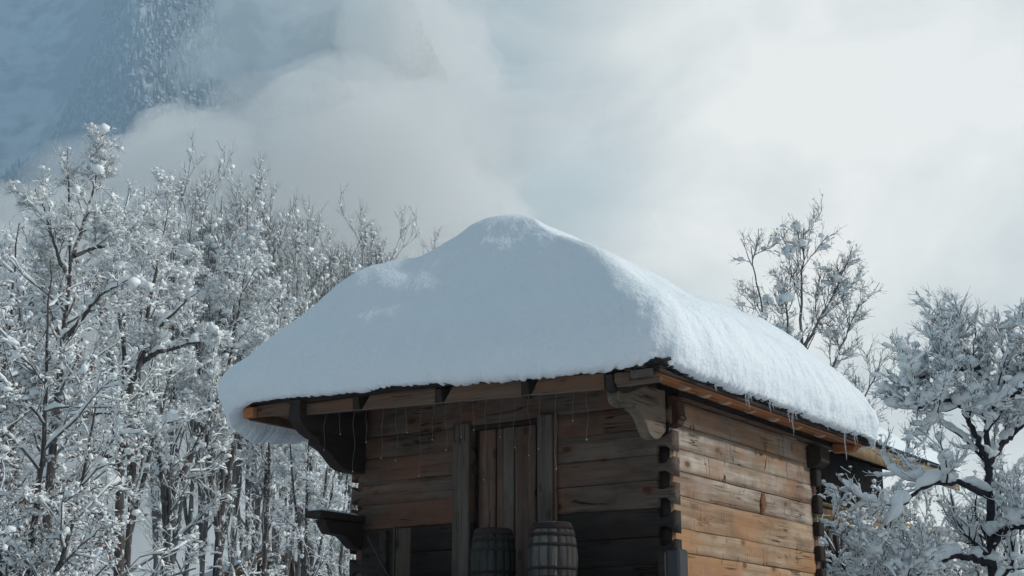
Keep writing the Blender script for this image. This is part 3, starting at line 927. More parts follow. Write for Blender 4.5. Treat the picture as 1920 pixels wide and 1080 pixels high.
for i, (x, zb) in enumerate(drops):
    zt = fz_b(x) + 0.004
    n = 22
    t = np.linspace(0, 1, n)
    ph = r_d.uniform(0, 6); amp = r_d.uniform(0.004, 0.013)
    P = np.stack([x + amp * np.sin(t * (zt - zb) * 16 + ph) * np.minimum(1, t * 4) + r_d.normal(0, .012) * t, -0.962 + 0.008 * np.sin(t * 9 + ph), zt + (zb - zt) * t], 1)
    V, F = tube_path(P, 0.0019, 4)
    lights_mesh('light_string', V, F, m_wire)
    bm = bmesh.new(); bmesh.ops.create_icosphere(bm, subdivisions=1, radius=0.005)
    for v in bm.verts: v.co = Vector((v.co.x, v.co.y, v.co.z * 1.6)) + Vector(P[-1]) - Vector((-1.6, -0.96, 1.86))
    me = bpy.data.meshes.new('bulb'); bm.to_mesh(me); bm.free()
    link('bulb', me, m_bulb, lights, True)
t = np.linspace(-3.5, -0.1, 60)
V, F = tube_path(np.stack([t, np.full(60, -0.957), [fz_b(x) + 0.006 + 0.004 * math.sin(x * 14) for x in t]], 1), 0.0035, 4)
lights_mesh('lead_wire', V, F, m_wire)

# two barrels on the gallery
M_STAVE = wood_mat('barrel_stave_wood', 2, (0.050, 0.054, 0.050), (0.028, 0.030, 0.028), (0.009, 0.009, 0.009), (0.035, 0.030, 0.026), 0.3, knots=0.0)
M_STAVE2 = wood_mat('bleached_stave_wood', 2, (0.15, 0.145, 0.13), (0.042, 0.040, 0.038), (0.012, 0.011, 0.011), (0.075, 0.065, 0.055), 0.3, knots=0.0)
M_HOOP = wood_mat('rusty_hoop', 0, (0.035, 0.026, 0.026), (0.022, 0.016, 0.017), (0.01, 0.008, 0.008), (0.05, 0.022, 0.018), 0.5, knots=0.0)


def barrel(cx, cy, rmid, rtop, z0, z1, mat, label):
    w = cab_world(cx, cy, z0)
    root = empty('barrel', tuple(w), -CAZ, label, 'barrel', 'barrels beside the cabin door')
    ns, H = 16, z1 - z0
    ts = np.linspace(0, 1, 9)
    def rad(t): return rtop + (rmid - rtop) * (1 - (2 * t - 1) ** 2) ** 0.85
    for s in range(ns):
        a0 = 2 * math.pi * s / ns + 0.008; a1 = 2 * math.pi * (s + 1) / ns - 0.008
        V = []
        dr = random.uniform(-0.003, 0.003)
        for t in ts:
            r_ = rad(t) + dr
            for a, rr in ((a0, r_ - 0.002), ((a0 + a1) / 2, r_ + 0.002), (a1, r_ - 0.002), (a1, r_ - 0.02), (a0, r_ - 0.02)):
                V.append((rr * math.cos(a), rr * math.sin(a), t * H))
        k = 5
        F = [(i * k + j, i * k + (j + 1) % k, (i + 1) * k + (j + 1) % k, (i + 1) * k + j) for i in range(len(ts) - 1) for j in range(k)]
        link('stave', mesh_np('stave', V, [np.array(F), np.array([(4, 3, 2, 1, 0), tuple((len(ts) - 1) * k + q for q in range(5))])]), mat, root)
    for t0, t1 in ((0.02, 0.09), (0.20, 0.25), (0.34, 0.38), (0.66, 0.70), (0.80, 0.85), (0.90, 0.985)):
        n = 40
        V = []
        for a in np.linspace(0, 2 * math.pi, n, endpoint=False):
            for t, e in ((t0, 0.001), (t0, 0.007), (t1, 0.007), (t1, 0.001)):
                r_ = rad(t) + e
                V.append((r_ * math.cos(a), r_ * math.sin(a), t * H))
        F = [(i * 4 + j, i * 4 + (j + 1) % 4, ((i + 1) % n) * 4 + (j + 1) % 4, ((i + 1) % n) * 4 + j) for i in range(n) for j in range(4)]
        link('hoop', mesh_np('hoop', V, np.array(F)), M_HOOP, root)
    bm = bmesh.new(); bmesh.ops.create_circle(bm, cap_ends=True, segments=40, radius=rtop - 0.021)
    for v in bm.verts: v.co.z = H - 0.03
    me = bpy.data.meshes.new('lid'); bm.to_mesh(me); bm.free()
    link('lid', me, M_DARKWOOD, root)
    return root


barrel(-1.585, -0.48, 0.212, 0.165, 0.85, 1.485, M_STAVE, 'dull dark barrel standing in front of the cabin door, lower than its pale-striped neighbour')
barrel(-0.905, -0.52, 0.226, 0.165, 0.85, 1.495, M_STAVE2, 'rounder barrel with bleached, pale-striped staves beside the door')


def leaner(name, label, cat, x0, x1, y0, y1, z0, z1, mat, ang=0.0, ax='Y', group=None, bev=0.004):
    w = cab_world((x0 + x1) / 2, (y0 + y1) / 2, z0)
    bm = bmesh.new(); bmesh.ops.create_cube(bm, size=1.0)
    for v in bm.verts:
        v.co = Vector((v.co.x * (x1 - x0), v.co.y * (y1 - y0), (v.co.z + 0.5) * (z1 - z0)))
    bmesh.ops.bevel(bm, geom=bm.edges[:], offset=bev, segments=1, affect='EDGES')
    bmesh.ops.rotate(bm, verts=bm.verts, cent=(0, 0, 0), matrix=Matrix.Rotation(ang, 3, ax))
    me = bpy.data.meshes.new(name); bm.to_mesh(me); bm.free()
    o = link(name, me, mat)
    o.location = w; o.rotation_euler = (0, 0, -CAZ)
    return tag(o, label, cat, group)


M_PLAIN = wood_mat('plain_plank_wood', 2, (0.095, 0.078, 0.060), (0.060, 0.048, 0.037), (0.025, 0.019, 0.016), (0.075, 0.05, 0.033), 0.4, knots=0.5)
leaner('wooden_plank', 'broad brown plank standing on end against the cabin front, left of the door', 'plank', -2.84, -2.66, -0.36, -0.33, 0.85, 1.575, M_PLAIN)
leaner('wooden_lath', 'narrow pale lath on the left edge of the broad brown plank', 'lath', -2.868, -2.848, -0.37, -0.335, 0.85, 1.60, M_PLAIN)
leaner('wooden_post', 'dark slender post between the pale lath and the cabin corner', 'post', -3.02, -2.935, -0.38, -0.31, 0.85, 1.565, M_DARKWOOD, -0.03)
leaner('wooden_board', 'short grey upright board behind the dark slender post', 'board', -3.13, -3.06, -0.22, -0.195, 0.85, 1.50, M_PLAIN)
leaner('metal_rod', 'thin black rod leaning aslant across the lower left of the cabin front', 'rod', -2.73, -2.712, -0.40, -0.385, 0.86, 1.66, m_iron, -0.60)
leaner('snow_shovel_handle', 'dark pole leaning against the cabin behind the thin black rod', 'pole', -2.60, -2.57, -0.27, -0.25, 0.86, 1.50, M_DARKWOOD, -0.52)
m_blue, n_, b_ = principled('blue_black_paint', 0.5); b_.inputs['Base Color'].default_value = (0.022, 0.024, 0.030, 1)
cp_ = empty('corner_post', tuple(cab_world(0.13, -0.16, -1.7)), -CAZ, 'blue-black square post with slanted top edges at the near cabin corner', 'post')
for nm, x0, x1, y0, y1, z1_, mt in (('post_body', -0.03, 0.105, -0.09, 0.09, 2.93, m_blue), ('cover_strip', -0.115, -0.035, -0.07, 0.08, 2.90, M_DARKWOOD), ('edge_strip', -0.036, -0.020, -0.102, -0.088, 2.90, M_GREYBOARD)):
    bevelled(nm, x0, x1, y0, y1, 0.0, z1_, mt, cp_, bev=0.018 if nm == 'post_body' else 0.004, rel=False)


# ------------------------------------------------------------------ trees
def bark_mat(name, c1, c2, snowy=0.0):
    m, n, b = principled(name, 0.9)
    co = n.node('ShaderNodeTexCoord').outputs['Object']
    f = n.noise(n.mapping(co, (1, 1, 0.25)), 14.0, 4.0, 0.6)
    c = n.mix(n.ramp(f, 0.35, 0.65), c1, c2)
    if snowy:
        g = n.noise(co, 5.0, 4.0, 0.6)
        c = n.mix(n.math('MULTIPLY', n.ramp(g, 0.56, 0.66), snowy), c, (0.8, 0.82, 0.85))
    n.put(b.inputs['Base Color'], c)
    b.inputs['Specular IOR Level'].default_value = 0.2
    bump(n, b, f, 0.6, 0.02)
    return m


M_BARK = bark_mat('brown_bark', (0.055, 0.050, 0.047), (0.105, 0.095, 0.088), 0.8)
M_TWIG = bark_mat('twig_bark', (0.085, 0.092, 0.092), (0.165, 0.168, 0.162))
M_GBARK = bark_mat('grey_bark', (0.10, 0.105, 0.11), (0.19, 0.19, 0.19))
M_DBARK = bark_mat('dark_bark', (0.022, 0.024, 0.030), (0.045, 0.045, 0.052))
M_LEAF, n_, b_ = principled('withered_leaves', 0.8); b_.inputs['Base Color'].default_value = (0.16, 0.085, 0.065, 1)
M_GREEN, n_, b_ = principled('dark_needles', 0.8); b_.inputs['Base Color'].default_value = (0.018, 0.035, 0.028, 1)


def unit(v):
    return v / (np.linalg.norm(v, axis=-1, keepdims=True) + 1e-9)


def grow(r, S, D, L, n, wob, up):
    B = len(S); P = np.zeros((B, n, 3)); P[:, 0] = S; d = unit(D)
    st = (L / (n - 1))[:, None]
    for i in range(1, n):
        d = unit(d + r.normal(0, wob, (B, 3)) + np.array([0, 0, up]))
        P[:, i] = P[:, i - 1] + d * st
    return P


def sprout(r, P, L, cnt, t0, t1, a0, a1, ratio, rpar, flat=0.0, tpow=1.0):
    """children of the polylines P: start, direction, length, start radius"""
    B, n, _ = P.shape
    c = r.poisson(cnt, B) if np.ndim(cnt) == 0 else cnt
    idx = np.repeat(np.arange(B), c)
    t = t0 + (t1 - t0) * r.random(len(idx)) ** tpow
    f = t * (n - 1); i = np.minimum(f.astype(int), n - 2); w = (f - i)[:, None]
    S = P[idx, i] * (1 - w) + P[idx, i + 1] * w
    T = unit(P[idx, i + 1] - P[idx, i])
    rnd = r.normal(0, 1, T.shape); rnd[:, 2] *= (1 - flat)
    perp = unit(rnd - (rnd * T).sum(1, keepdims=True) * T)
    a = np.radians(r.uniform(a0, a1, len(idx)))[:, None]
    D = np.cos(a) * T + np.sin(a) * perp
    Lc = L[idx] * ratio * (1.12 - 0.75 * t) * r.uniform(0.65, 1.3, len(idx))
    R0 = rpar[idx, i]
    return S, D, Lc, R0


def tubes(P, Rr, k):
    B, n, _ = P.shape
    T = np.gradient(P, axis=1); T = unit(T)
    ref = np.where(np.abs(T[..., 2:3]) > 0.9, np.array([1.0, 0, 0]), np.array([0, 0, 1.0]))
    U = unit(np.cross(T, ref)); Wv = np.cross(T, U)
    a = np.arange(k) * 2 * np.pi / k
    V = P[:, :, None] + Rr[:, :, None, None] * (np.cos(a)[None, None, :, None] * U[:, :, None] + np.sin(a)[None, None, :, None] * Wv[:, :, None])
    b, i, j = np.meshgrid(np.arange(B), np.arange(n - 1), np.arange(k), indexing='ij')
    base = b * n * k
    F = np.stack([base + i * k + j, base + i * k + (j + 1) % k, base + (i + 1) * k + (j + 1) % k, base + (i + 1) * k + j], 3).reshape(-1, 4)
    return V.reshape(-1, 3), F


def caps(r, P, Rr, thick, cover, k=6, wide=1.25):
    """snow lying along the upper side of limbs, thick where they run level, broken here and there"""
    B, n, _ = P.shape
    T = unit(np.gradient(P, axis=1))
    hz = np.sqrt(np.clip(1 - T[..., 2] ** 2, 0, 1))
    m = r.random((B, n)); m = (m + np.roll(m, 1, 1)) / 2
    q_ = r.random((B, n)); q_ = (q_ + np.roll(q_, 1, 1) + np.roll(q_, -1, 1)) / 3
    s = thick * hz ** 1.5 * (0.15 + 1.7 * q_) * (m < cover)
    s[:, 0] *= 0.5; s[:, -1] *= 0.45
    C = P + np.array([0, 0, 1.0]) * (Rr + s * 0.45)[..., None]
    side = unit(np.cross(T, np.array([0, 0, 1.0])) + 1e-6)
    a = np.arange(k) * 2 * np.pi / k
    hw = (s * 0.55 * wide + Rr * 0.9 * (s > 0)) * (s > 0)
    V = C[:, :, None] + np.cos(a)[None, None, :, None] * side[:, :, None] * hw[..., None, None] + np.sin(a)[None, None, :, None] * np.array([0, 0, 1.0]) * (s * 0.62)[..., None, None]
    b, i, j = np.meshgrid(np.arange(B), np.arange(n - 1), np.arange(k), indexing='ij')
    keep = ((s[:, :-1] + s[:, 1:]) > 0)[:, :, None] & (np.ones(k, bool)[None, None])
    base = b * n * k
    F = np.stack([base + i * k + j, base + (i + 1) * k + j, base + (i + 1) * k + (j + 1) % k, base + i * k + (j + 1) % k], 3)[keep]
    return V.reshape(-1, 3), F.reshape(-1, 4)


def ico(sub):
    bm = bmesh.new(); bmesh.ops.create_icosphere(bm, subdivisions=sub, radius=1.0)
    V = np.array([v.co[:] for v in bm.verts]); F = np.array([[v.index for v in f.verts] for f in bm.faces]); bm.free()
    return V, F


ICO1, ICO2 = ico(1), ico(2)


def blobs(r, C, size, sub=1, aniso=0.5, squash=0.7):
    V0, F0 = ICO1 if sub == 1 else ICO2
    N = len(C); m = len(V0)
    sc_ = size[:, None] * (1 + r.uniform(-aniso, aniso * 1.6, (N, 3))); sc_[:, 2] *= squash
    a = r.uniform(0, 6.28, N); ca, sa = np.cos(a), np.sin(a)
    jit = 1 + r.normal(0, 0.16 if sub == 1 else 0.12, (N, m, 1))
    X = V0[None] * sc_[:, None] * jit
    V = np.stack([X[..., 0] * ca[:, None] - X[..., 1] * sa[:, None], X[..., 0] * sa[:, None] + X[..., 1] * ca[:, None], X[..., 2]], 2) + C[:, None]
    F = F0[None] + (np.arange(N) * m)[:, None, None]
    return V.reshape(-1, 3), F.reshape(-1, 3)


def join(parts):
    VV, FF, b = [], [], 0
    for V, F in parts:
        VV.append(V); FF.append(F + b); b += len(V)
    q = [f for f in FF if f.shape[1] == 4]; t = [f for f in FF if f.shape[1] == 3]
    out = []
    if q: out.append(np.vstack(q))
    if t: out.append(np.vstack(t))
    return np.vstack(VV), out


def on_poly(r, P, N, t0=0.1, t1=1.0):
    B, n, _ = P.shape
    b = r.integers(0, B, N); f = r.uniform(t0, t1, N) * (n - 1); i = np.minimum(f.astype(int), n - 2); w = (f - i)[:, None]
    return P[b, i] * (1 - w) + P[b, i + 1] * w, b


def make_tree(name, label, cat, group, seed, trunks, trunk_r, lv, snow, mats=(None, None), leaf=0, trunk_from=0.3, extra=None, blob_sub=1):
    """trunks: list of polylines (local). lv: per level dict(cnt, a, ratio, n, wob, up, rmin). snow: dict"""
    r = np.random.default_rng(seed)
    mb, mt = mats[0] or M_BARK, mats[1] or M_TWIG
    root = empty(name, (0, 0, 0), 0, label, cat, group)
    NT_ = 26
    tp = []
    for T_ in trunks:
        T_ = np.array(T_, float)
        L_ = np.concatenate([[0], np.cumsum(np.linalg.norm(np.diff(T_, axis=0), axis=1))]); q = np.linspace(0, L_[-1], NT_)
        p = np.stack([np.interp(q, L_, T_[:, k]) for k in range(3)], 1)
        for _ in range(2): p[1:-1] = (p[:-2] + 2 * p[1:-1] + p[2:]) / 4
        p[1:-1] += r.normal(0, 0.012, (NT_ - 2, 3))
        tp.append(p)
    P = np.array(tp); TL = np.linalg.norm(np.diff(P, axis=1), axis=2).sum(1)
    tr = np.array(trunk_r, float)
    Rr = tr[:, :1] + (tr[:, 1:] - tr[:, :1]) * np.linspace(0, 1, NT_)[None] ** 0.9
    link('trunk', mesh_np('trunk', *tubes(P, Rr, 9)), mb, root, True)
    levels = []
    Pp, Lp, Rp = P, TL, Rr
    wood, sn = [], []
    allp = [(P, Rr)]
    for li, q in enumerate(lv):
        cnt = q['cnt']
        if li == 0 and np.ndim(cnt): cnt = np.array(cnt)
        S, D, Lc, R0 = sprout(r, Pp, Lp, cnt, q.get('t0', trunk_from if li == 0 else 0.12), q.get('t1', 1.0), *q['a'], q['ratio'], Rp, q.get('flat', 0), q.get('tpow', 1.0))
        Lc = np.clip(Lc, q.get('lmin', 0), q.get('lmax', 99))
        if 'up0' in q: D = D + np.array([0, 0, q['up0']])
        Pc = grow(r, S, D, Lc, q['n'], q['wob'], q['up'])
        r0 = np.clip(R0 * q.get('rr', 0.55), q['rmin'], q.get('rmax', 1))
        Rc = r0[:, None] * (1 - 0.72 * np.linspace(0, 1, q['n'])[None])
        Rc = np.maximum(Rc, q['rmin'] * 0.6)
        if q.get('iced'):
            ic = r.random(len(Pc)) < q['iced']
            wood.append(tubes(Pc[~ic], Rc[~ic], 3)); sn.append(tubes(Pc[ic] + np.array([0, 0, .004]), Rc[ic] * q.get('icr', 2.0), 3))
        else:
            wood.append(tubes(Pc, Rc, q.get('k', 5 if li == 0 else (4 if li == 1 else 3))))
        th = snow['caps'][li] if li < len(snow['caps']) else 0
        if th: sn.append(caps(r, Pc, Rc, th, snow.get('cover', 0.62), 6 if li < 1 else (5 if li == 1 else 4)))
        allp.append((Pc, Rc))
        Pp, Lp, Rp = Pc, Lc, Rc
    if snow.get('trunk'): sn.append(caps(r, P, Rr, snow['trunk'], 0.5, 6))
    for li, N, s0, s1 in snow['blobs']:
        C, _ = on_poly(r, allp[li][0], N, 0.2, 1.0)
        sz = s0 + (s1 - s0) * r.random(N) ** 2.2
        C[:, 2] += sz * 0.55
        sn.append(blobs(r, C, sz, blob_sub if li == 1 else 1))
    if extra: extra(r, allp, wood, sn)
    link('branches', mesh_np('branches', *join(wood)), mt, root, True)
    if sn:
        o = link('snow_load', mesh_np('snow_load', *join(sn)), M_TSNOW, root, True)
    if leaf:
        C, _ = on_poly(r, allp[-1][0], leaf, 0.3, 1.0)
        a = unit(r.normal(0, 1, (leaf, 3))); b = unit(np.cross(a, r.normal(0, 1, (leaf, 3))))
        s = r.uniform(0.025, 0.055, (leaf, 1))
        V = np.stack([C, C + a * s + b * s * .4, C + a * s * 2 - np.array([0, 0, .01]), C + a * s - b * s * .5], 1).reshape(-1, 3)
        F = np.arange(leaf * 4).reshape(-1, 4)
        tag(link('leaves', mesh_np('leaves', V, F), M_LEAF, root), kind='stuff')
    return root


def copy_tree(root, loc, rz, s, label=None, group=None):
    c = root.copy(); col.objects.link(c)
    c.location = loc; c.rotation_euler = (0, 0, rz); c.scale = (s, s, s)
    if label: c['label'] = label
    if group: c['group'] = group
    for ch in root.children:
        d = ch.copy(); col.objects.link(d); d.parent = c
    return c


def pixpoly(pts, Y, base=None):
    """polyline through pixels at depth Y, as offsets from base"""
    out = []
    for p in pts:
        yy = Y + (p[2] if len(p) > 2 else 0)
        v = at(p[0], p[1], yy)
        out.append((v.x, v.y, v.z))
    return out


def gz(y): return max(0.0, 0.012 * (y - 40)) - 0.1


def place_poly(lst, Y):
    """world polylines -> local to the tree's base point on the ground"""
    b = Vector((lst[0][0][0], Y, gz(Y)))
    return b, [[(p[0] - b.x, p[1] - b.y, p[2] - b.z) for p in q] for q in lst]


DECID = [dict(cnt=12, a=(26, 58), ratio=0.42, n=12, wob=0.13, up=0.06, rmin=0.020, rr=0.5, rmax=0.09),
         dict(cnt=8, a=(25, 60), ratio=0.50, n=8, wob=0.14, up=0.06, rmin=0.010, rr=0.5),
         dict(cnt=6.5, a=(25, 65), ratio=0.55, n=6, wob=0.17, up=0.05, rmin=0.006, rr=0.6, lmin=0.25),
         dict(cnt=2.9, a=(25, 65), ratio=0.6, n=4, wob=0.18, up=0.03, rmin=0.0042, rr=0.8, lmin=0.18, lmax=0.7, iced=0.75)]
LOAD = dict(caps=(0.10, 0.055, 0.024, 0), cover=0.68, trunk=0.05, blobs=((1, 90, .04, .15), (2, 700, .025, .10), (3, 1700, .018, .07), (4, 1200, .014, .05)))


def vary(L, **kw):
    out = [dict(q) for q in L]
    for k, v in kw.items():
        i, nm = int(k[1]), k[3:]
        out[i][nm] = v
    return out


# the two tall trees at the left whose trunks one can follow
Y1 = 36.0
T1 = [pixpoly([(60, 1190), (85, 1040), (97, 860), (106, 760), (118, 640), (126, 560), (133, 490), (130, 420), (130, 373), (128, 320), (126, 278)], Y1),
      pixpoly([(133, 490), (150, 440, .2), (165, 395, .3), (180, 340, .4), (179, 262, .4)], Y1),
      pixpoly([(118, 640), (152, 600, -.4), (185, 556, -.8), (215, 538, -1), (243, 524, -1.2)], Y1),
      pixpoly([(140, 480), (175, 466, .4), (215, 459, .6), (262, 442, .8)], Y1),
      pixpoly([(116, 655), (104, 610, .3), (90, 575, .5), (68, 500, .7), (40, 425, 1)], Y1),
      pixpoly([(127, 520), (112, 490, -.3), (96, 440, -.5), (84, 400, -.6), (66, 350, -.8)], Y1),
      pixpoly([(112, 752), (135, 757, -.4), (165, 778, -.8), (200, 775, -1), (228, 768, -1.2)], Y1)]
b, loc = place_poly(T1, Y1)
t1 = make_tree('bare_tree', 'tall snow-dusted tree at far left, its crown standing clear against the clouds', 'tree', 'bare snow-laden trees behind the cabin', 21, loc,
               [(0.16, 0.008), (0.06, 0.007), (0.085, 0.010), (0.06, 0.008), (0.07, 0.008), (0.06, 0.007), (0.07, 0.010)],
               [dict(cnt=[22, 14, 9, 11, 11, 11, 8], a=(20, 58), ratio=0.24, n=10, wob=0.12, up=0.07, rmin=0.010, rr=0.5, rmax=0.04, lmin=0.75, lmax=2.0, t0=0.22, t1=0.93)] + vary(DECID[1:], l0_cnt=5.6, l1_cnt=4.4),
               dict(caps=(0.075, 0.045, 0.020), cover=0.68, trunk=0.12, blobs=((1, 170, .03, .13), (2, 900, .022, .09), (3, 1500, .015, .06))), trunk_from=0.35)
t1.location = b
Y2 = 40.0
T2 = [pixpoly([(221, 1190), (222, 1075), (226, 900), (231, 790), (236, 740), (230, 640), (224, 600), (215, 540), (222, 470), (235, 400)], Y2),
      pixpoly([(240, 740), (262, 680, -.3), (283, 630, -.4), (312, 600, -.6), (352, 562, -.8), (372, 548, -1)], Y2),
      pixpoly([(248, 705), (262, 662, .3), (282, 560, .5), (300, 470, .6), (318, 380, .8)], Y2),
      pixpoly([(250, 690), (292, 662, -.5), (350, 647, -.9), (420, 632, -1.3)], Y2),
      pixpoly([(228, 905), (205, 915, -.5), (175, 922, -.9), (132, 929, -1.2)], Y2),
      pixpoly([(240, 850), (268, 820, -.4), (302, 798, -.8), (345, 784, -1.2)], Y2),
      pixpoly([(230, 770), (212, 700, .3), (200, 655, .5), (193, 620, .6), (178, 560, .8)], Y2),
      pixpoly([(228, 870), (190, 850, -.3), (150, 842, -.6), (100, 826, -1)], Y2)]
b, loc = place_poly(T2, Y2)
t2 = make_tree('bare_tree', 'dark-trunked tree forking high, with thick snow on its long level limbs', 'tree', 'bare snow-laden trees behind the cabin', 22, loc,
               [(0.17, 0.010), (0.10, 0.010), (0.09, 0.008), (0.09, 0.010), (0.11, 0.014), (0.09, 0.010), (0.09, 0.008), (0.09, 0.008)],
               [dict(cnt=[14, 9, 10, 9, 8, 8, 8, 8], a=(22, 62), ratio=0.22, n=10, wob=0.15, up=0.05, rmin=0.012, rr=0.45, rmax=0.05, lmin=0.5, lmax=2.3, t0=0.30)] + vary(DECID[1:], l0_cnt=5.6, l1_cnt=4.4),
               dict(caps=(0.075, 0.045, 0.020), cover=0.68, trunk=0.20, blobs=((1, 200, .03, .13), (2, 900, .022, .09), (3, 1600, .015, .06))), trunk_from=0.3)
t2.location = b

# general kinds, copied through the wood
protos = []
for k, (sd, h, lean) in enumerate(((31, 17.0, 0.3), (32, 15.0, -0.5), (33, 16.0, 0.2))):
    tk = [[(0, 0, -1), (lean * .3, 0, h * .3), (lean * .2, .2, h * .55), (lean, 0, h)], [(lean * .25, .05, h * .42), (-lean + .8, .3, h * .65), (1.3 - lean, .5, h * .92)], [(lean * .25, .05, h * .36), (-.7, -.3, h * .6), (-1.3, -.4, h * .85)]]
    protos.append(make_tree('bare_tree', 'snow-laden bare tree among the dense rows left of the cabin', 'tree', 'bare snow-laden trees behind the cabin', sd, tk, [(0.17, .008), (.10, .007), (.09, .007)],
                            vary(DECID, l0_cnt=[13, 9, 9], l0_ratio=0.22, l0_lmin=1.3, l0_up=0.10), dict(LOAD), trunk_from=0.28))
# fine upright kind, less snow
brooms = []
for k, (sd, h) in enumerate(((41, 15.0), (42, 14.0))):
    tk = [[(0, 0, -1), (.1, 0, h * .3), (0, .2, h * .6), (.2, 0, h)], [(.05, .0, h * .35), (.8, .3, h * .6), (1.3, .5, h * .93)], [(.05, .0, h * .3), (-.6, -.3, h * .6), (-1.2, -.4, h * .95)], [(.05, .0, h * .4), (.3, -.6, h * .6), (.4, -1.2, h * .9)]]
    brooms.append(make_tree('bare_tree', 'bare tree with fine upright twigs lightly dusted with snow', 'tree', 'fine-twigged trees behind the roof', sd, tk, [(.10, .008), (.06, .007), (.06, .007), (.05, .007)],
                            [dict(cnt=[11, 9, 9, 9], a=(16, 44), ratio=0.30, n=10, wob=0.06, up=0.12, rmin=0.011, rr=0.45, rmax=.06),
                             dict(cnt=6, a=(14, 42), ratio=0.6, n=7, wob=0.07, up=0.12, rmin=0.007, rr=0.5),
                             dict(cnt=4.5, a=(15, 45), ratio=0.65, n=6, wob=0.08, up=0.12, rmin=0.005, rr=0.6, lmin=.4),
                             dict(cnt=1.6, a=(15, 45), ratio=0.65, n=4, wob=0.08, up=0.08, rmin=0.004, rr=0.8, lmin=.25, lmax=.9, iced=0.6, icr=1.6)],
                            dict(caps=(0.05, 0.02, 0.0, 0), cover=0.42, blobs=((1, 90, .03, .11), (2, 330, .02, .09), (3, 500, .014, .06))), trunk_from=0.3, mats=(M_GBARK, M_GBARK)))


def tree_at(proto, px, ptop, Y, h, first=[set()], rz=None, label=None, group=None):
    """a tree of height h whose top shows at pixel (px, ptop)"""
    top = at(px, ptop, Y)
    s = (top.z - gz(Y)) / h
    if proto.name in first[0]:
        o = copy_tree(proto, (top.x, Y, gz(Y)), 0, s, label, group)
    else:
        first[0].add(proto.name); o = proto
        o.location = (top.x, Y, gz(Y)); o.scale = (s, s, s)
        if label: o['label'] = label
    o.rotation_euler = (0, 0, random.uniform(0, 6.28) if rz is None else rz)
    return o


# front rows
for i, (px, pt, Y) in enumerate(((290, 352, 44), (360, 372, 48), (440, 420, 50), (520, 540, 46), (30, 480, 47), (590, 700, 44), 
                                 (600, 600, 55), (640, 770, 48), (5, 400, 55))):
    tree_at(protos[i % 3], px, pt, Y, (17, 15, 16)[i % 3])
for i, (px, pt, Y) in enumerate(((365, 365, 54), (415, 372, 56), (470, 372, 55), (505, 400, 58), (565, 455, 60), (600, 462, 62), (672, 452, 60), (700, 470, 64), (735, 478, 62), (780, 480, 66), (330, 360, 62), (445, 405, 66), (540, 470, 52), (640, 478, 56), (395, 385, 57), (485, 395, 61), (585, 450, 57), (620, 468, 66), (690, 462, 58))):
    tree_at(brooms[i % 2], px, pt, Y, (15, 14)[i % 2])

# leafy tree at the left edge, nearer
h = 9.5
tl = make_tree('leafy_tree', 'snow-clumped tree at the left edge still holding reddish-brown withered leaves', 'tree', None, 51,
               [[(0, 0, -1), (0, 0, h * .3), (.2, 0, h * .6), (.0, 0, h)], [(0, 0, 1.5), (.9, .2, h * .5), (1.3, 0, h * .8)], [(0, 0, 2.2), (-.9, .2, h * .5), (-1.4, 0, h * .8)]], [(.14, .009), (.08, .008), (.08, .008)],
               [dict(cnt=[18, 12, 12], a=(35, 75), ratio=0.34, n=10, wob=0.14, up=0.03, rmin=0.014, rr=0.5, rmax=.06),
                dict(cnt=9, a=(30, 70), ratio=0.5, n=7, wob=0.18, up=0.02, rmin=0.009, rr=0.5),
                dict(cnt=8, a=(30, 75), ratio=0.5, n=5, wob=0.2, up=0.0, rmin=0.006, rr=0.6, lmin=.25)],
               dict(caps=(0.08, 0.05, 0.028), cover=0.6, blobs=((1, 150, .04, .12), (2, 1200, .025, .085), (3, 1800, .016, .055))), leaf=4000, trunk_from=.15)
tl.location = at(38, 1150, 30); tl.location.z = gz(30) - 0.1
tl.scale = (1.0, 1.0, 1.12)
tl2 = copy_tree(tl, (-13.2, 38, 0.0), 2.0, 1.45, 'reddish-leaved snowy tree rising behind the one at the left edge')

# small dark conifer in the undergrowth
def spruce(name, label, x, y, z, h, w, seed, cat='conifer', group=None, lay=16):
    r = np.random.default_rng(seed)
    root = empty(name, (x, y, z), 0, label, cat, group)
    link('trunk', mesh_np('trunk', *tubes(np.array([[(0, 0, -.5), (0, 0, h * .5), (0, 0, h * .98)]], float), np.array([[.02 * h, .012 * h, .003 * h]]), 7)), M_DBARK, root, True)
    G, Sx = [], []
    for q in range(lay):
        t = q / lay
        zz = h * (0.06 + 0.92 * t); rad = w * (1 - t) ** 0.85 + 0.03 * w
        nb = int(10 + 6 * (1 - t))
        az = r.uniform(0, 6.28) + np.arange(nb) * 6.283 / nb + r.normal(0, .15, nb)
        for a in az:
            L_ = rad * r.uniform(.75, 1.15)
            d = np.array([math.cos(a), math.sin(a), 0]); sd = np.array([-math.sin(a), math.cos(a), 0])
            m = 5
            for e in range(m):
                s0, s1 = e / m, (e + 1) / m
                wd = 0.22 * L_ * (1 - s0 * .8) * r.uniform(.7, 1.3)
                z0 = zz - L_ * .38 * s0 ** 1.2; z1 = zz - L_ * .38 * s1 ** 1.2
                p0, p1 = d * L_ * s0, d * L_ * s1
                V = np.array([p0 + [0, 0, z0], p1 + sd * wd + [0, 0, z1 - .05 * L_], p1 + d * .1 * L_ + [0, 0, z1], p1 - sd * wd + [0, 0, z1 - .05 * L_]])
                G.append((V, np.array([(0, 1, 2), (0, 2, 3)])))
            C = np.array([d * L_ * u + [0, 0, zz - L_ * .38 * u ** 1.2 + .03] for u in r.uniform(.3, 1.0, 2)])
            Sx.append(blobs(r, C, r.uniform(.05, .12, 2) * L_ + .02, 1, squash=.5))
    link('needles', mesh_np('needles', *join(G)), M_GREEN, root)
    link('snow_load', mesh_np('snow_load', *join(Sx)), M_TSNOW, root, True)
    return root


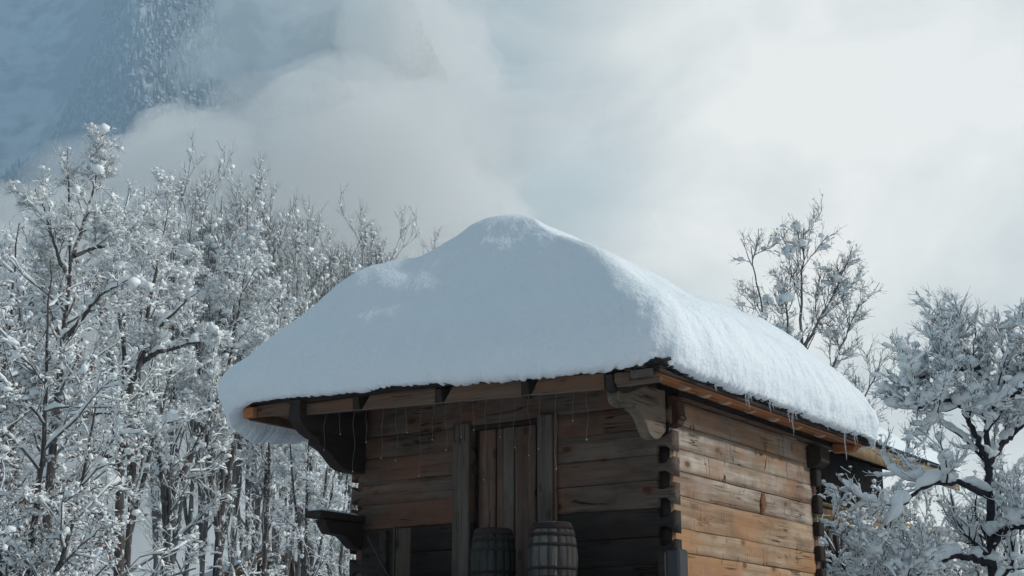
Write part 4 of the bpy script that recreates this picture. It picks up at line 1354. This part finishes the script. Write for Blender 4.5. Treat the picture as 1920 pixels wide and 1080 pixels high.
p = at(405, 1002, 31)
spruce('spruce', 'small dark green conifer low between the bare trunks', p.x, 31, gz(31), p.z - gz(31), 0.75, 61)

# ------------------------------------------------------------------ right-hand side
# bare tree behind the roof
Y3 = 30.0
T3 = [pixpoly([(1530, 1180), (1512, 900), (1503, 700), (1502, 560), (1505, 500), (1507, 428)], Y3),
      pixpoly([(1512, 900), (1450, 680, .4), (1432, 590, .6), (1415, 520, .6), (1408, 462, .6)], Y3),
      pixpoly([(1512, 860), (1478, 690, -.4), (1478, 600, -.5), (1470, 540, -.6)], Y3),
      pixpoly([(1514, 820), (1560, 690, .4), (1590, 620, .6), (1615, 560, .7)], Y3),
      pixpoly([(1506, 660), (1535, 600, -.4), (1560, 560, -.5), (1580, 510, -.6)], Y3),
      pixpoly([(1518, 960), (1590, 800, -.3), (1625, 740, -.4), (1650, 690, -.5)], Y3)]
b, loc = place_poly(T3, Y3)
t3 = make_tree('bare_tree', 'bare tree rising behind the right slope of the roof against the pale sky', 'tree', None, 23, loc,
               [(0.10, 0.010), (0.055, 0.010), (0.05, 0.010), (0.05, 0.010), (0.04, 0.009), (0.05, 0.010)],
               [dict(cnt=[24, 16, 14, 15, 11, 14], a=(20, 52), ratio=0.20, n=9, wob=0.11, up=0.08, rmin=0.011, rr=0.4, rmax=.04, t0=.34, lmin=.7, lmax=1.9),
                dict(cnt=6.2, a=(22, 55), ratio=0.50, n=7, wob=0.13, up=0.08, rmin=0.0062, rr=0.5, lmin=.35),
                dict(cnt=5.5, a=(22, 60), ratio=0.55, n=5, wob=0.16, up=0.06, rmin=0.0042, rr=0.7, lmin=.2)],
               dict(caps=(0.035, 0.022, 0.0), cover=0.42, blobs=((1, 75, .05, .15), (2, 500, .02, .06), (3, 700, .012, .035))), mats=(M_GBARK, M_GBARK), trunk_from=.3)
t3.location = b

# heavily laden tree at the right
Y4 = 18.5
T4 = [pixpoly([(1862, 1300), (1862, 1080), (1850, 860), (1856, 770), (1874, 735), (1886, 705), (1898, 680)], Y4),
      pixpoly([(1850, 860), (1822, 800, -.3), (1800, 760, -.4), (1762, 745, -.6), (1715, 770, -.7)], Y4),
      pixpoly([(1854, 790), (1850, 730, .2), (1830, 680, .3), (1800, 650, .4), (1775, 630, .4)], Y4),
      pixpoly([(1852, 870), (1890, 820, .2), (1925, 790, .3), (1965, 760, .3)], Y4),
      pixpoly([(1852, 930), (1800, 905, -.4), (1740, 905, -.8), (1690, 950, -1), (1660, 990, -1.2)], Y4),
      pixpoly([(1860, 1010), (1890, 990, -.5), (1950, 985, -.8), (2000, 960, -1)], Y4),
      pixpoly([(1860, 760), (1905, 735, -.4), (1940, 700, -.6), (1970, 670, -.6)], Y4),
      pixpoly([(1835, 690), (1790, 690, -.2), (1745, 695, -.4), (1715, 712, -.4)], Y4),
      pixpoly([(1862, 1060), (1800, 1040, -.3), (1740, 1060, -.5), (1700, 1090, -.6)], Y4)]
b, loc = place_poly(T4, Y4)
t4 = make_tree('bare_tree', 'spreading dark tree at the right edge with thick pads of shaded snow on every limb', 'tree', None, 24, loc,
               [(0.085, 0.025), (0.04, 0.016), (0.05, 0.016), (0.05, 0.016), (0.045, 0.014), (0.05, 0.02), (0.05, .015), (.035, .012), (.05, .015)],
               [dict(cnt=[17, 10, 12, 11, 5, 10, 11, 11, 9], a=(25, 62), ratio=0.50, n=14, wob=0.12, up=0.06, rmin=0.009, rr=0.45, rmax=.03, t0=.3, lmin=.55, lmax=0.95),
                dict(cnt=9, a=(25, 65), ratio=0.45, n=9, wob=0.13, up=0.08, rmin=0.0045, rr=0.5, lmin=.3),
                dict(cnt=6.5, a=(25, 60), ratio=0.5, n=5, wob=0.15, up=0.09, rmin=0.0030, rr=0.6, lmin=.14, iced=0.4, icr=2.2)],
               dict(caps=(0.12, 0.042, 0.0), cover=0.68, trunk=0.13, blobs=((1, 260, .03, .075), (2, 1500, .018, .045), (3, 900, .01, .022))), mats=(M_DBARK, M_DBARK), trunk_from=.2, blob_sub=2)
t4.location = b

# snow-laden thicket between the cabin and the right-hand house
Y5 = 20.0
bushes = [(1560, 925, 19.5, 3.0), (1628, 918, 21.5, 3.3), (1712, 915, 21.0, 3.0), (1765, 975, 19.4, 2.6), (1600, 985, 18, 2.4), (1690, 1010, 18.5, 2.4), (1825, 900, 23, 3), (1905, 860, 22, 3), (1890, 960, 21, 3)]
bush = None
labs = ['snow-smothered bush against the sunlit wall\'s far corner', 'snowy bush just under the neighbouring roof\'s brown edge', 'wide snowy bush below the middle of the brown eave board',
        'snowy bush close beside the laden tree\'s trunk', 'low snowy bush at the foot of the cabin\'s far corner', 'low snowy bush in front of the neighbouring house\'s lower board',
        'snowy bush behind the lower trunk of the laden tree', 'snowy bush at the right edge beyond the laden tree', 'low snowy bush between the laden tree\'s trunk and the right edge']
for i, (px, py, Y, w_) in enumerate(bushes):
    top = at(px, py, Y)
    if bush is None:
        hh = 5.0
        tk = [[(0, 0, -.5), (0.1, 0, 2.0), (.0, 0, 4.6)], [(0, 0, 1.6), (.9, -.2, 3.3), (1.5, -.2, 4.2)], [(0, 0, 1.4), (-.9, -.2, 3.2), (-1.5, 0, 4.3)], [(0, 0, 1.7), (.2, -.9, 3.2), (.2, -1.4, 3.9)]]
        bush = make_tree('snowy_bush', labs[0], 'bush', 'snow-laden bushes right of the cabin', 52, tk, [(.06, .012), (.04, .01), (.04, .01), (.04, .01)],
                         [dict(cnt=[11, 9, 9, 9], a=(25, 70), ratio=0.40, n=9, wob=0.15, up=0.03, rmin=0.008, rr=0.5, rmax=.022, lmin=.5),
                          dict(cnt=7, a=(25, 70), ratio=0.5, n=7, wob=0.2, up=0.02, rmin=0.0045, rr=0.5),
                          dict(cnt=6, a=(25, 70), ratio=0.5, n=5, wob=0.18, up=0.04, rmin=0.003, rr=0.7, lmin=.14, iced=0.4, icr=2.2)],
                         dict(caps=(0.09, 0.036, 0.0), cover=0.64, blobs=((1, 200, .02, .07), (2, 600, .015, .05), (3, 600, .01, .03))), mats=(M_DBARK, M_DBARK), trunk_from=.3)
        o = bush
    else:
        o = copy_tree(bush, (0, 0, 0), 0, 1, labs[i])
    o.location = (top.x, Y, gz(Y)); s_ = (top.z - gz(Y)) / 5.0
    o.scale = (s_, s_, s_); o.rotation_euler = (0, 0, i * 1.3)


# ------------------------------------------------------------------ neighbouring houses
M_TAN = wood_mat('tan_eave_board', 1, (0.30, 0.21, 0.11), (0.22, 0.145, 0.075), (0.09, 0.055, 0.03), (0.26, 0.15, 0.06), 0.5, knots=0.5)
M_HWALL = wood_mat('brown_house_wall', 1, (0.07, 0.06, 0.055), (0.05, 0.042, 0.038), (0.02, 0.016, 0.014), (0.07, 0.04, 0.025), 0.4, knots=0.0)


def wbox(name, o, ux, uy, x0, x1, y0, y1, z0, z1, mat, parent, tilt=0.0):
    """box in a house's frame: ux along the eave, uy away from the camera; z rises by tilt per metre of y"""
    V, F = box_vf(x0, x1, y0, y1, z0, z1)
    V = [(x, y, z + tilt * (y - y0)) for x, y, z in V]
    return link(name, mesh_np(name, V, F), mat, parent)


A = at(1560, 826, 23.0); B = at(1785, 906, 27.6)
ang = math.atan2(B.y - A.y, B.x - A.x)
hz = (A.z + B.z) / 2
house = empty('chalet', (A.x, A.y, gz(24)), ang, 'neighbouring brown chalet behind the bushes, its roof deep in sunlit snow', 'house')
q = hz - gz(24)
LEN = (B - A).length + 0.3
wbox('eave_board', A, 0, 0, -3.0, LEN, -0.04, 0.0, q - 0.13, q + 0.13, M_TAN, house)
wbox('roof', A, 0, 0, -3.0, LEN + 0.05, -0.02, 2.4, q + 0.135, q + 0.20, M_DARKWOOD, house, 0.32)
wbox('roof', A, 0, 0, -3.0, LEN + 0.05, 2.4, 4.8, q + 0.135 + 2.4 * .32, q + 0.2 + 2.4 * .32, M_DARKWOOD, house, -0.32)
wbox('wall', A, 0, 0, -2.4, LEN - 0.9, 1.1, 3.9, 0.0, q + 0.34, M_HWALL, house)
wbox('rafter', A, 0, 0, -2.4, -2.25, 0.02, 1.1, q - 0.05, q + 0.10, M_HWALL, house, 0.3)
for k in range(7):
    x0 = -1.6 + k * 1.0
    wbox('rafter', A, 0, 0, x0, x0 + 0.12, 0.02, 1.1, q - 0.08, q + 0.08, M_HWALL, house, 0.3)
# balcony: two boards and posts
C1 = at(1590, 962, 23.6); C2 = at(1810, 1040, 28)
qb = (C1.z + C2.z) / 2 - gz(24)
wbox('balcony_board', A, 0, 0, -0.6, LEN - 0.2, 0.10, 0.14, qb - 0.13, qb + 0.12, M_TAN, house)
wbox('balcony_rail', A, 0, 0, -0.6, LEN - 0.2, 0.06, 0.16, qb + 0.14, qb + 0.20, M_TAN, house)
wbox('balcony_floor', A, 0, 0, -0.6, LEN - 0.2, 0.15, 1.1, qb - 0.9, qb - 0.8, M_HWALL, house)
for k in range(24):
    x0 = -0.5 + k * 0.25
    if x0 < LEN - 0.4: wbox('baluster', A, 0, 0, x0, x0 + 0.16, 0.145, 0.165, qb - 0.8, qb + 0.1, M_HWALL, house)
m_glass, n_, b_ = principled('window_glass', 0.05); b_.inputs['Base Color'].default_value = (0.03, 0.04, 0.05, 1)
for k in range(3):
    w_ = wbox('window', A, 0, 0, 0.2 + k * 1.7, 1.1 + k * 1.7, 1.06, 1.10, q - 1.4, q - 0.3, M_TAN, house)
    p_ = wbox('pane', A, 0, 0, 0.28 + k * 1.7, 1.02 + k * 1.7, 1.05, 1.059, q - 1.32, q - 0.38, m_glass, w_)


def roof_blanket(name, ang, origin, x0, x1, y0, y1, z0, tilt, thick, label, seed):
    nx, ny = 120, 46
    V = []
    for j in range(ny + 1):
        for i in range(nx + 1):
            u, v = i / nx, j / ny
            eu = min(u, 1 - u) * (x1 - x0); ev = min(v, 1 - v) * (y1 - y0)
            e = min(1.0, min(eu, ev) / 0.35)
            hgt = thick * math.sqrt(max(0, 1 - (1 - e) ** 2)) + 0.10 * e * fbm(u * (x1 - x0) * .6, v * (y1 - y0) * .6, seed, 4)
            x = x0 + u * (x1 - x0) - (0.08 * math.sin(math.pi * min(1, eu / .35))) * (1 if u < .5 else -1) * (1 if eu < .35 else 0)
            y = y0 + v * (y1 - y0)
            yc = (y1 + y0) / 2
            zz = z0 + (tilt * (y - y0) if y < yc else tilt * (yc - y0) - tilt * (y - yc))
            V.append((x, y, zz + hgt + 0.012))
    F = [(j * (nx + 1) + i, j * (nx + 1) + i + 1, (j + 1) * (nx + 1) + i + 1, (j + 1) * (nx + 1) + i) for j in range(ny) for i in range(nx)]
    o = link(name, mesh_np(name, V, np.array(F)), M_SNOW, smooth=True)
    o.location = origin; o.rotation_euler = (0, 0, ang)
    return tag(o, label, 'snow')


roof_blanket('roof_snow', ang, (A.x, A.y, gz(24)), -3.1, LEN + 0.1, -0.10, 4.9, q + 0.20, 0.32, 0.27, 'sunlit blanket of snow covering the neighbouring chalet roof at the right', 3.3)

# low house far down at the left
pL = at(520, 1088, 62)
lh = empty('small_house', (pL.x, 62, gz(62)), R(-18), 'small brown-gabled house low behind the bare trees left of the cabin', 'house')
hq = pL.z - gz(62)
wbox('wall', A, 0, 0, -3.0, 3.0, 0, 6, 0, hq - 0.3, M_HWALL, lh)
V = [(-3.0, 0, hq - .3), (3.0, 0, hq - .3), (0, 0, hq + 1.0), (-3.0, 6, hq - .3), (3.0, 6, hq - .3), (0, 6, hq + 1.0)]
link('gable', mesh_np('gable', V, [np.array([(0, 1, 2), (5, 4, 3)]), np.array([(0, 2, 5, 3), (1, 4, 5, 2)])]), M_TAN, lh)
for sg in (-1, 1):
    Vr = []
    for y in (-.8, 6.8):
        for x, z in ((sg * 3.8, hq - .60), (0, hq + 1.07), (0, hq + 1.20), (sg * 3.8, hq - .47)):
            Vr.append((x, y, z))
    link('roof', mesh_np('roof', Vr, np.array([(0, 1, 5, 4), (1, 2, 6, 5), (2, 3, 7, 6), (3, 0, 4, 7), (0, 3, 2, 1), (4, 5, 6, 7)])), M_TAN, lh)
V = []
n1, n2 = 24, 16
for j in range(n2 + 1):
    for i in range(n1 + 1):
        u, v = i / n1 * 2 - 1, j / n2
        e = min(1, (1 - abs(u)) * 8, min(v, 1 - v) * 10)
        V.append((u * 3.9, -.85 + v * 7.7, hq + 1.22 - abs(u) * 1.72 + .55 * math.sqrt(max(0, 1 - (1 - e) ** 2)) + .06 * fbm(u * 3, v * 5, 2.0, 3)))
F = [(j * (n1 + 1) + i, j * (n1 + 1) + i + 1, (j + 1) * (n1 + 1) + i + 1, (j + 1) * (n1 + 1) + i) for j in range(n2) for i in range(n1)]
o = link('roof_snow', mesh_np('roof_snow', V, np.array(F)), M_GROUND, smooth=True)
o.location = (pL.x, 62, gz(62)); o.rotation_euler = (0, 0, R(-18))
tag(o, 'snow on the small house roof low behind the bare trees', 'snow')

# unseen spruce added beyond the right edge to shade the laden tree and bushes
sp = spruce('spruce', 'tall dark spruce standing right of the laden tree', 11.5, 17.2, -0.1, 12.5, 2.6, 62, group=None, lay=26)
